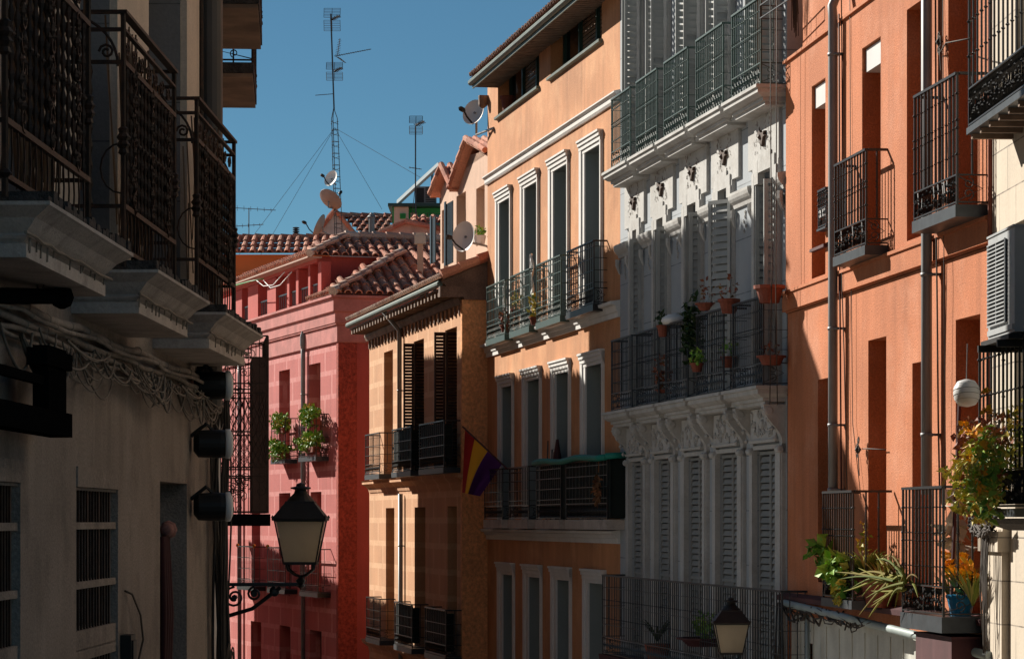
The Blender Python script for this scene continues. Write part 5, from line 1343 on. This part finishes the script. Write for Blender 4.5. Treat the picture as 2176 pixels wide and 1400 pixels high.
# three strips between the hoist (along the pole) and the free bottom edge
tl_, tr_ = (988, 913), (1068, 984); bl_, br_ = (982, 1046), (1020, 1054)
def fpt(u_, v_):   # u along pole, v down
    x = (tl_[0] * (1 - u_) + tr_[0] * u_) * (1 - v_) + (bl_[0] * (1 - u_) + br_[0] * u_) * v_
    y = (tl_[1] * (1 - u_) + tr_[1] * u_) * (1 - v_) + (bl_[1] * (1 - u_) + br_[1] * u_) * v_
    return flg(x, y, .10 * math.sin(u_ * 8 + v_ * 2.5) * (.3 + v_))
for (ua, ub, m_, nm) in ((0, .26, FR, 'red_stripe'), (.26, .62, FY, 'yellow_stripe'), (.62, 1.0, FP, 'purple_stripe')):
    mb = MB()
    ub_ = {.26: (.26, .16), .62: (.62, .34), 1.0: (1., 1.), 0: (0, 0)}
    ids = [[None] * (MS + 1) for _ in range(NS + 1)]
    for i in range(NS + 1):
        for j in range(MS + 1):
            v_ = j / MS; a = ub_[ua][0] * (1 - v_) + ub_[ua][1] * v_; b = ub_[ub][0] * (1 - v_) + ub_[ub][1] * v_
            ids[i][j] = mb.V(fpt(a + (b - a) * i / NS, v_))
    for i in range(NS):
        for j in range(MS): mb.F((ids[i][j], ids[i + 1][j], ids[i + 1][j + 1], ids[i][j + 1]))
    mb.build(nm, m_, t, True)

# dark screens and teal cover on the lower peach balcony
U, Z = Pb.U, Pb.Z
t = thing_local(Pb, 'balcony_screen', 'black cloth screen with a teal rolled cover wrapped round the peach balcony', 'screen', U(1140, .27), -.27, Z(1250, 1118, .27))
zb_ = Pb.Z(1250, 1118, .27); hsc = Z(1200, 978, .27) - zb_; ln = U(1291, .27) - U(1140, .27)
mb = MB()
mb.box(.02, ln - .02, .045, .055, .12, hsc - .02); mb.box(ln - .05, ln - .04, .05, .27, .12, hsc - .02); mb.build('cloth', CLOTHD, t)
mb = MB(); mb.tube([(-.02 + ln * k / 10, -.03, hsc + .02 * math.sin(k * 1.2)) for k in range(11)], .045, 8); mb.tube([(ln, -.03, hsc), (ln, .26, hsc + .02)], .045, 8); mb.build('rolled_cover', TEAL, t, True)
t = thing_local(Pb, 'dried_garland', 'dried brown garland hung on the black screen', 'garland', U(1272, .31), -.31, Z(1272, 1050, .31))
mb = MB(); leafcloud(mb, (0, -.02, .08), (.09, .03, .22), 90, .08, 0, 1.5); mb.tube([(0, 0, .3), (0, 0, .45)], .006, 4); mb.build('dry_leaves', mk('dry_garland', (.20, .09, .04), island=[(.10, .05, .03), (.28, .14, .06), (.2, .07, .03)]), t)
t = thing_local(Pb, 'folding_chair', 'folding chair and parasol stored behind the teal cover', 'folding chair', U(1175, .1), -.1, bz0 + .14)
mb = MB(); mb.tube([(-.18, 0, 0), (-.2, .03, 1.06), (.2, .03, 1.06), (.18, 0, 0)], .012, 6); mb.box(-.18, .18, .02, .035, .62, 1.02); mb.tube([(-.5, 0, 0), (-.46, .02, 1.2)], .012, 5); mb.build('frame', GALV, t)
mb = MB(); mb.lathe((.32, 0, 0), [(.03, 0), (.08, .3), (.09, .75), (.02, 1.2)], 8); mb.build('closed_parasol', WOODR, t)

# ================================================================== plants
def pot_plant(B, px, py, off, r_, h_, kind, label, group=None, n=60, sp=None, sz=.06, pm=POT, cat='potted plant', name='potted_plant'):
    """py = bottom of the pot"""
    if B is Wb and r_ < .3: r_ *= .78; h_ *= .85
    x, z = B.U(px, off), B.Z(px, py, off)
    t = thing_local(B, name, label, cat, x, -off, z, group)
    if h_: mb = MB(); mb.lathe((0, 0, 0), [(r_ * .66, 0), (r_ * .92, h_ * .8), (r_ * 1.08, h_ * .8), (r_ * 1.1, h_), (r_ * .9, h_), (r_ * .86, h_ * .8)], 14); mb.build('pot', pm, t, False)
    sp = sp or (r_ * 1.3, r_ * 1.1, r_ * 1.3)
    if n: mb = MB(); leafcloud(mb, (0, 0, h_ + sp[2] * .75), sp, n, sz); mb.build('foliage', kind, t)
    return t
pot_plant(Wb, 1635, 644, .27, .20, .22, LEAFR, 'widest clay bowl on the corner of the white middle balcony rail', n=0)
pot_plant(Wb, 1549, 666, .27, .15, .19, LEAFR, 'clay pot hooked on the rail of the second white balcony from the right', n=26, sz=.05)
pot_plant(Wb, 1503, 660, .24, .17, .10, LEAFR, 'shallow clay pot of reddish sprigs behind the white balcony rail', n=50, sp=(.15, .1, .18), sz=.05)
pot_plant(Wb, 1409, 716, .30, .10, .17, LEAFD, 'small clay pot with drooping green plant hung outside the grey railing', n=50, sp=(.2, .1, .1))
pot_plant(Wb, 1548, 781, .10, .12, .15, LEAF, 'clay pot with green shoots between two grey railings', n=40, sp=(.16, .1, .12))
pot_plant(Wb, 1639, 776, .18, .19, .12, LEAFR, 'clay trough at the end of the white middle balcony', n=30, sp=(.2, .1, .1), sz=.05)
pot_plant(Wb, 1409, 835, .2, .12, .05, LEAFR, 'pinkish flowering plant between the grey railings', n=110, sp=(.13, .1, .28), sz=.06)
pot_plant(Wb, 1471, 770, .24, .05, .04, LEAFD, 'dark ivy hanging down beside the white middle balcony railing', n=260, sp=(.12, .12, .46), sz=.08)
pot_plant(Wb, 1481, 790, .33, .10, .12, LEAF, 'small green trailing plant low on the grey railing', n=60, sp=(.16, .08, .1))
t = thing_local(Wb, 'plastic_bag', 'white rounded plastic bag resting on the white middle balcony rail', 'bag', U(0) if False else Wb.U(1433, .2), -.2, Wb.Z(1433, 682, .2))
mb = MB(); mb.lathe((0, 0, 0), [(.14, -.04), (.17, .0), (.15, .04), (.08, .08), (.0, .09)], 12); mb.build('bag', WPLAST, t, True)
# palm and pots behind the lowest white railing
t = thing_local(Wb, 'potted_palm', 'dark spiky potted palm behind the lowest white-building railing', 'potted palm', Wb.U(1397, .18), -.18, z0f)
mb = MB(); mb.lathe((0, 0, 0), [(.12, 0), (.17, .25), (.15, .25)], 12); mb.build('pot', POT, t); mb = MB(); blades(mb, (0, 0, .28), 34, .55, .018, arch=.35); mb.build('foliage', LEAFD, t)
pot_plant(Wb, 1500, 1372, .2, .32, .1, LEAF, 'green plants in a red trough behind the lowest railing', n=150, sp=(.32, .1, .16), sz=.07, pm=WOODR)
# peach balcony
pot_plant(Pb, 1137, 690, .19, .09, .12, LEAFY, 'yellow-green plant in a clay pot on the sunny peach balcony', n=90, sp=(.14, .1, .2), sz=.07)
pot_plant(Pb, 1074, 706, .15, .09, .12, LEAFR, 'reddish plant between the first two peach balconies', n=60, sp=(.14, .1, .16), sz=.07)
pot_plant(Pb, 1097, 670, .12, .09, .1, LEAFY, 'yellowish leafy plant behind the second peach railing', n=60, sp=(.22, .06, .16), sz=.07)
for i, (px, py) in enumerate(((1073, 655), (1131, 600))):
    t = thing_local(Pb, 'plastic_sheet', ('crumpled clear plastic sheet by the first peach balcony', 'crumpled pale plastic sheet above the second peach balcony')[i], 'plastic sheet', Pb.U(px, .15), -.15, Pb.Z(px, py, .15))
    mb = MB(); ids = [[mb.V((-.16 + .32 * a / 6 * (1 - .4 * b / 8) + random.uniform(-.02, .02), random.uniform(-.03, .03), -.45 + .9 * b / 8)) for a in range(7)] for b in range(9)]
    for a in range(8):
        for b in range(6): mb.F((ids[a][b], ids[a][b + 1], ids[a + 1][b + 1], ids[a + 1][b]))
    mb.build('sheet', WPLAST, t)
t = thing_local(Pb, 'clay_pot', 'single red pot on the sill of the left attic window', 'flower pot', Pb.U(1071), .06, dz0 + .01)
mb = MB(); mb.lathe((0, 0, 0), [(.08, 0), (.11, .22), (.13, .22), (.13, .27), (.1, .27)], 12); mb.build('pot', POT, t)
# red building flowers
for px, py, w_, dz, lab in ((594, 898, .38, .0, 'flowering plants on the upper rail of the left red-building balcony'), (592, 952, .45, 0, 'green plants inside the left red-building balcony'), (656, 880, .52, 0, 'yellow and green flowers overflowing the right red-building balcony rail'), (655, 938, .50, 0, 'bright green plants in the box of the right red-building balcony')):
    x = Rb.U(px, .32); t = thing_local(Rb, 'balcony_flowers', lab, 'flowers', x, -.32, Rb.Z(px, py, .32), 'flowers on the red building')
    mb = MB(); mb.box(-w_, w_, -.02, .14, -.24, -.12); mb.build('planter', POT, t)
    mb = MB(); bush(mb, (0, 0, 0), (w_ * 1.35, .20, .20), 620, .085, 0, 10); mb.build('foliage', LEAF, t)
    mb = MB(); leafcloud(mb, (0, -.06, .02), (w_ * 1.1, .14, .19), 70, .06); mb.build('blossom', LEAFY, t)
# terracotta balconies
t = thing_local(T, 'succulent_plant', 'bright green succulent spilling through the left lower balcony railing', 'succulent', T.U(1768, .4), -.40, T.Z(1768, 1205, .4))
mb = MB(); bush(mb, (.1, 0, 0), (.5, .14, .24), 420, .10, 0, 9); mb.build('foliage', LEAF, t)
mb = MB(); leafcloud(mb, (.2, .02, -.05), (.35, .08, .16), 160, .09); mb.build('yellow_leaves', LEAFY, t)
t = thing_local(T, 'moss_tuft', 'small yellow-green tuft growing on the left lower balcony edge', 'moss', T.U(1783, .38), -.38, T.Z(1783, 1270, .38))
mb = MB(); leafcloud(mb, (0, 0, 0), (.14, .05, .07), 200, .035); mb.build('foliage', LEAFY, t)
t = thing_local(T, 'potted_grass', 'clay pot of arching yellow grass on the left lower balcony', 'potted plant', T.U(1840, .2), -.20, T.Z(1840, 1235, .2))
mb = MB(); mb.lathe((0, 0, -.12), [(.08, 0), (.12, .14), (.13, .17), (.10, .17)], 12); mb.build('pot', POT, t)
mb = MB(); blades(mb, (0, 0, .02), 110, .58, .013, arch=.35, lean=.75); blades(mb, (.5, .02, .0), 50, .42, .011, arch=.3, lean=.7); mb.build('foliage', BLADE, t)
mb = MB(); leafcloud(mb, (-.1, 0, .38), (.08, .05, .18), 50, .05); mb.build('flower_spike', LEAFY, t)
t = thing_local(T, 'clay_pot', 'plain clay pot at the wall of the left lower balcony', 'flower pot', T.U(1868, .12), -.12, T.Z(1868, 1290, .12))
mb = MB(); mb.lathe((0, 0, 0), [(.12, 0), (.17, .22), (.19, .25), (.15, .25)], 14); mb.build('pot', POT, t)
t = thing_local(T, 'aloe_plant', 'sprawling aloe with long drooping leaves between the lower balconies', 'aloe', T.U(1918, .42), -.42, T.Z(1918, 1232, .42))
mb = MB()
for k in range(34):
    an = random.uniform(PI * .80, PI * 1.42); l = random.uniform(.25, .46); w0 = .013
    if k > 18: an = random.uniform(-.5, 2.6); l = random.uniform(.18, .36)
    d = Vector((math.cos(an) * (2.6 if math.cos(an) < 0 else 1.2), -.25 + random.uniform(-.3, .3), math.sin(an) * random.uniform(.5, 1.0))); kk = random.uniform(-.02, .06); k0_ = Vector((random.uniform(-.5, .2), random.uniform(-.05, .08), random.uniform(-.08, .06)))
    P = [k0_ + d * l * q + Vector((0, 0, kk * math.sin(q * PI))) for q in [i / 6 for i in range(7)]]
    mb.tube(P, [w0 * (1 - q) ** .6 + .002 for q in [i / 6 for i in range(7)]], 5)
mb.build('leaves', ALOE, t)
t = thing_local(T, 'flower_tub', 'blue plastic tub of orange lilies on the right lower balcony', 'flower tub', T.U(2042, .15), -.15, T.Z(2042, 1310, .15))
mb = MB(); mb.lathe((0, 0, 0), [(.08, 0), (.115, .15), (.125, .16), (.125, .18), (.10, .175)], 20); mb.build('tub', BLUEP, t, False)
mb = MB(); blades(mb, (.0, 0, .16), 70, .45, .011, arch=.25, lean=.7); blades(mb, (.35, 0, .1), 60, .45, .011, arch=.2, lean=.6); blades(mb, (-.35, .02, .1), 40, .4, .011, arch=.2, lean=.6); mb.build('foliage', BLADE, t)
mb = MB()
for k in range(9): leafcloud(mb, (random.uniform(-.4, .5), random.uniform(-.08, .05), random.uniform(.3, .62)), (.03, .03, .04), 14, .07)
mb.build('blossom', FLOWER, t)
t = thing_local(T, 'broom', 'red broom handle leaning behind the right lower balcony', 'broom', T.U(2045, .1), -.1, T.Z(2045, 1310, .1))
mb = MB(); mb.tube([(0, -.1, 0), (-.28, .06, 1.9)], .016, 6); mb.build('handle', WOODR, t)
mb = MB(); leafcloud(mb, (-.22, .0, .75), (.07, .04, .35), 60, .16, 0, 1.0); mb.build('dry_stems', CREAMP, t)
# cream balcony creepers
t = thing_local(C_, 'flowering_creeper', 'mass of red, yellow and green succulents tumbling over the right balcony', 'creeper', C_.U(2110, .46), -.46, C_.Z(2110, 985, .46))
mb = MB(); bush(mb, (-.35, .0, .05), (.42, .15, .26), 600, .05, 0, 9); mb.build('red_foliage', LEAFR, t)
mb = MB(); bush(mb, (-.15, -.06, -.08), (.62, .16, .24), 1100, .05, 0, 16); leafcloud(mb, (.75, .24, .40), (.7, .08, .40), 420, .045); leafcloud(mb, (.3, .14, .15), (.4, .10, .3), 260, .05); leafcloud(mb, (-.25, -.02, -.30), (.12, .08, .14), 260, .05); mb.build('yellow_foliage', LEAFY, t)
mb = MB(); bush(mb, (.0, -.1, -.05), (.5, .12, .28), 300, .06, 0, 8); leafcloud(mb, (.7, .25, .35), (.6, .08, .36), 260, .06); mb.build('green_foliage', LEAF, t)
mb = MB(); blades(mb, (-.02, -.14, -.02), 22, .34, .010, arch=1.1, lean=.9); mb.build('grass_blades', LEAFY, t)
mb = MB()
for k in range(10): leafcloud(mb, (random.uniform(-.3, .5), -.14, random.uniform(-.25, .5)), (.025, .02, .025), 10, .05)
mb.build('blossom', FLOWER, t)
t = thing_local(C_, 'paper_lantern', 'white ribbed paper lantern hanging left of the curved balcony', 'paper lantern', C_.U(2054, .5), -.50, C_.Z(2054, 835, .5))
mb = MB(); mb.X = Matrix.Rotation(-.25, 4, 'Y'); mb.lathe((0, 0, 0), [(.03, -.10), (.07, -.085), (.095, -.045), (.10, 0), (.095, .045), (.07, .085), (.03, .10)], 18, 0, 'z'); mb.build('shade', WPLAST, t, True)
mb = MB(); mb.X = Matrix.Rotation(-.25, 4, 'Y')
for z, r_ in ((-.06, .084), (-.02, .098), (.02, .098), (.06, .084)): mb.lathe((0, 0, z), [(r_, -.002), (r_ + .003, 0), (r_, .002)], 18)
mb.tube([(.02, 0, .1), (.12, 0, .35)], .004, 4); mb.build('ribs', ZINC, t)

# pale cord from wall to balcony, washing lines, loose cables on the right
def wire(B, name, label, pts, r_, mat, cat='cable', group=None):
    P = [B.W(B.U(px, off), -off, B.Z(px, py, off)) for px, py, off in pts]; t = empty(name, label, cat, P[0], 0, group)
    mb = MB(); mb.tube([p - P[0] for p in P], r_, 5); mb.build('strand', mat, t, True); return t
wire(Wb, 'hanging_rope', 'left of two thin ropes hanging in front of the white building', [(1637, -10, .3), (1638, 300, .3), (1640, 560, .3), (1636, 860, .3)], .006, CABLE, 'rope')
wire(Wb, 'hanging_rope', 'right of two thin ropes hanging in front of the white building', [(1651, -10, .3), (1650, 300, .3), (1648, 560, .3), (1652, 860, .3)], .006, CABLE, 'rope')
wire(T, 'wall_cable', 'thin dark cable running down beside the left drainpipe', [(1788, -5, .02), (1790, 200, .02), (1789, 600, .05), (1794, 760, .02), (1800, 1040, .02)], .006, CABLE)
wire(T, 'wall_cable', 'rust-coloured cable tight against the left drainpipe', [(1783, 30, .02), (1784, 400, .02), (1785, 640, .05), (1788, 1050, .02)], .009, WOODR)
wire(T, 'wall_cable', 'long thin cable down the pier between the upper windows', [(1806, -5, .01), (1808, 500, .02), (1812, 900, .01), (1830, 1060, .01)], .004, CABLE)
wire(T, 'wall_cable', 'dark cable running down beside the right drainpipe', [(1988, -5, .02), (1990, 500, .05), (1994, 900, .02), (1998, 1100, .02)], .008, CABLE)
wire(T, 'wall_cable', 'fine cable on the pier right of the right drainpipe', [(2004, -5, .01), (2006, 600, .04), (2010, 1040, .01)], .004, CABLE)
wire(T, 'stay_wire', 'stay wire crossing to the lattice balcony at the top right', [(1995, 118, .02), (2010, 92, .1), (2062, 82, .45)], .006, CABLE, 'wire')
wire(T, 'wall_cable', 'short cable crossing the opening above the left lower balcony', [(1832, 953, .01), (1845, 953, .03), (1882, 955, .01)], .006, CABLE)
for (pxa, pya, lab) in ((2008, 90, 'knotted wire clamp on the pier near the top right balcony'), (1834, 955, 'knotted wire clamp beside the lower middle window')):
    t = thing_local(T, 'wire_clamp', lab, 'wire clamp', T.U(pxa), -.02, T.Z(pxa, pya))
    mb = MB()
    for k in range(7): mb.tube(spiral(random.uniform(-.03, .03), random.uniform(-.08, .1), random.uniform(.02, .05), 1.2, random.uniform(0, 6), -.03, 1, 8), .006, 4, cap=False)
    mb.knob((0, -.03, 0), .035, .05, 6); mb.tube([(0, -.03, 0), (.05, -.03, -.25)], .006, 4); mb.build('wire', CABLE, t)
t = thing_local(T, 'cable_bundle', 'tangled black cables along the ledge above the pale shop front', 'cables', T.U(1672), -.08, zbase)
mb = MB()
U, Z = T.U, T.Z
for k in range(16):
    x0_, L2 = random.uniform(0, 3.2), random.uniform(.8, 2.5)
    mb.tube([(x0_ + L2 * i / 10, random.uniform(-.06, .02), -.10 - .05 * i / 10 - random.uniform(0, .12) * math.sin(PI * i / 10) * 1.4) for i in range(11)], random.choice((.006, .009, .012)), 5, cap=False)
for k in range(6): mb.tube([(random.uniform(0, .5), -.03, -.1), (random.uniform(0, .5), -.05, -.8), (random.uniform(0, .6), -.04, -1.9)], .012, 5)
mb.build('cable', CABLE, t, True)
t = thing_local(C_, 'cable_bundle', 'coiled cables hanging loose down the cream pilaster', 'cables', .28, -.10, C_.Z(2140, 1110))
mb = MB()
for k in range(26): mb.tube([(-.34 + .9 * i / 8, -.03 - random.uniform(0, .05), random.uniform(-.07, .05) - .06 * math.sin(PI * i / 8)) for i in range(9)], random.choice((.006, .009)), 5, cap=False)
for k in range(7):
    l = random.uniform(.5, 1.05); x = random.uniform(0, .16)
    mb.tube([(x, -.03, 0), (x + random.uniform(-.05, .1), -.05, -l * .5), (x + random.uniform(0, .12), -.04, -l), (x + .09, -.04, -l * .93), (x + random.uniform(.05, .16), -.05, -l * .4), (x + .14, -.03, 0)], .006, 5, cap=False)
mb.build('cable', CABLE, t, True)
wire(Rb, 'clothes_line', 'green washing lines strung across the red loggia', [(500, 606, .35), (530, 598, .4), (560, 592, .35)], .012, GREENP, 'clothes line')
for i, (a, b, c) in enumerate(((545, 600, 'pale looped washing line under the red loggia eave'), (560, 606, 'second pale washing line sagging before the loggia pillars'))):
    wire(Rb, 'clothes_line', c, [(a, 596, .3), (a + 15, 608 + 4 * i, .35), (a + 35, 606, .35), (a + 60, 578, .3)], .010, WPLAST, 'clothes line')
# rack on the topmost white balcony, hanging stalks on the terracotta edge
t = thing_local(Wb, 'drying_rack', 'thin metal drying rack on the topmost white balcony', 'drying rack', Wb.U(1615, .3), -.3, Wb.Z(1615, 40, .3))
mb = MB()
for z in (0, .14): mb.tube([(0, 0, z), (1.1, 0, z)], .008, 4); mb.tube([(0, 0, z), (0, .25, z)], .008, 4)
for x in (0, 1.1): mb.tube([(x, 0, 0), (x, 0, .14)], .008, 4)
mb.build('rack', GALV, t)
t = thing_local(T, 'dry_stalks', 'dry stalks hanging down the upper left edge of the terracotta wall', 'dry stalks', T.U(1690), .03, T.Z(1690, 0))
mb = MB()
for k in range(22): x = random.uniform(-.15, .15); l = random.uniform(.15, .42); mb.tube([(x, -.02, .3), (x + random.uniform(-.03, .03), -.04, .1), (x + random.uniform(-.06, .06), -.03, -l)], .005, 3, cap=False)
mb.build('stalks', CABLE, t)
# purple ledge pot on the pink house window
t = thing_local(Kb, 'window_box', 'small white pot of green leaves on the pink house sill', 'potted plant', Kb.U(1019, .15), -.15, Kb.Z(1019, 520, .15))
mb = MB(); mb.lathe((0, 0, 0), [(.09, 0), (.12, .16), (.10, .16)], 10); mb.build('pot', WPLAST, t); mb = MB(); leafcloud(mb, (0, 0, .22), (.14, .1, .09), 60, .07); mb.build('foliage', LEAF, t)

# repeats of one kind carry one group phrase
GR = {'satellite_dish': 'satellite dishes on the roofs', 'street_lantern': 'street lanterns on wall brackets', 'wall_cable': 'cables down the terracotta wall',
      'hanging_rope': 'ropes before the white building', 'clothes_line': 'washing lines at the red loggia', 'wire_clamp': 'wire clamps on the terracotta wall',
      'tv_aerial': 'small rooftop aerials', 'plastic_sheet': 'plastic sheets on the peach balconies', 'air_conditioner': 'air conditioners'}
for o in COL.objects:
    if o.parent is None and 'label' in o and 'group' not in o:
        k = o.name.split('.')[0]
        if k in GR: o['group'] = GR[k]
        elif k == 'potted_plant' and 'white' in o['label'] + ' ' and 'balcony' in o['label']: o['group'] = 'potted plants on the white building balcony'
        elif k == 'potted_plant' and 'grey railing' in o['label']: o['group'] = 'potted plants on the white building balcony'
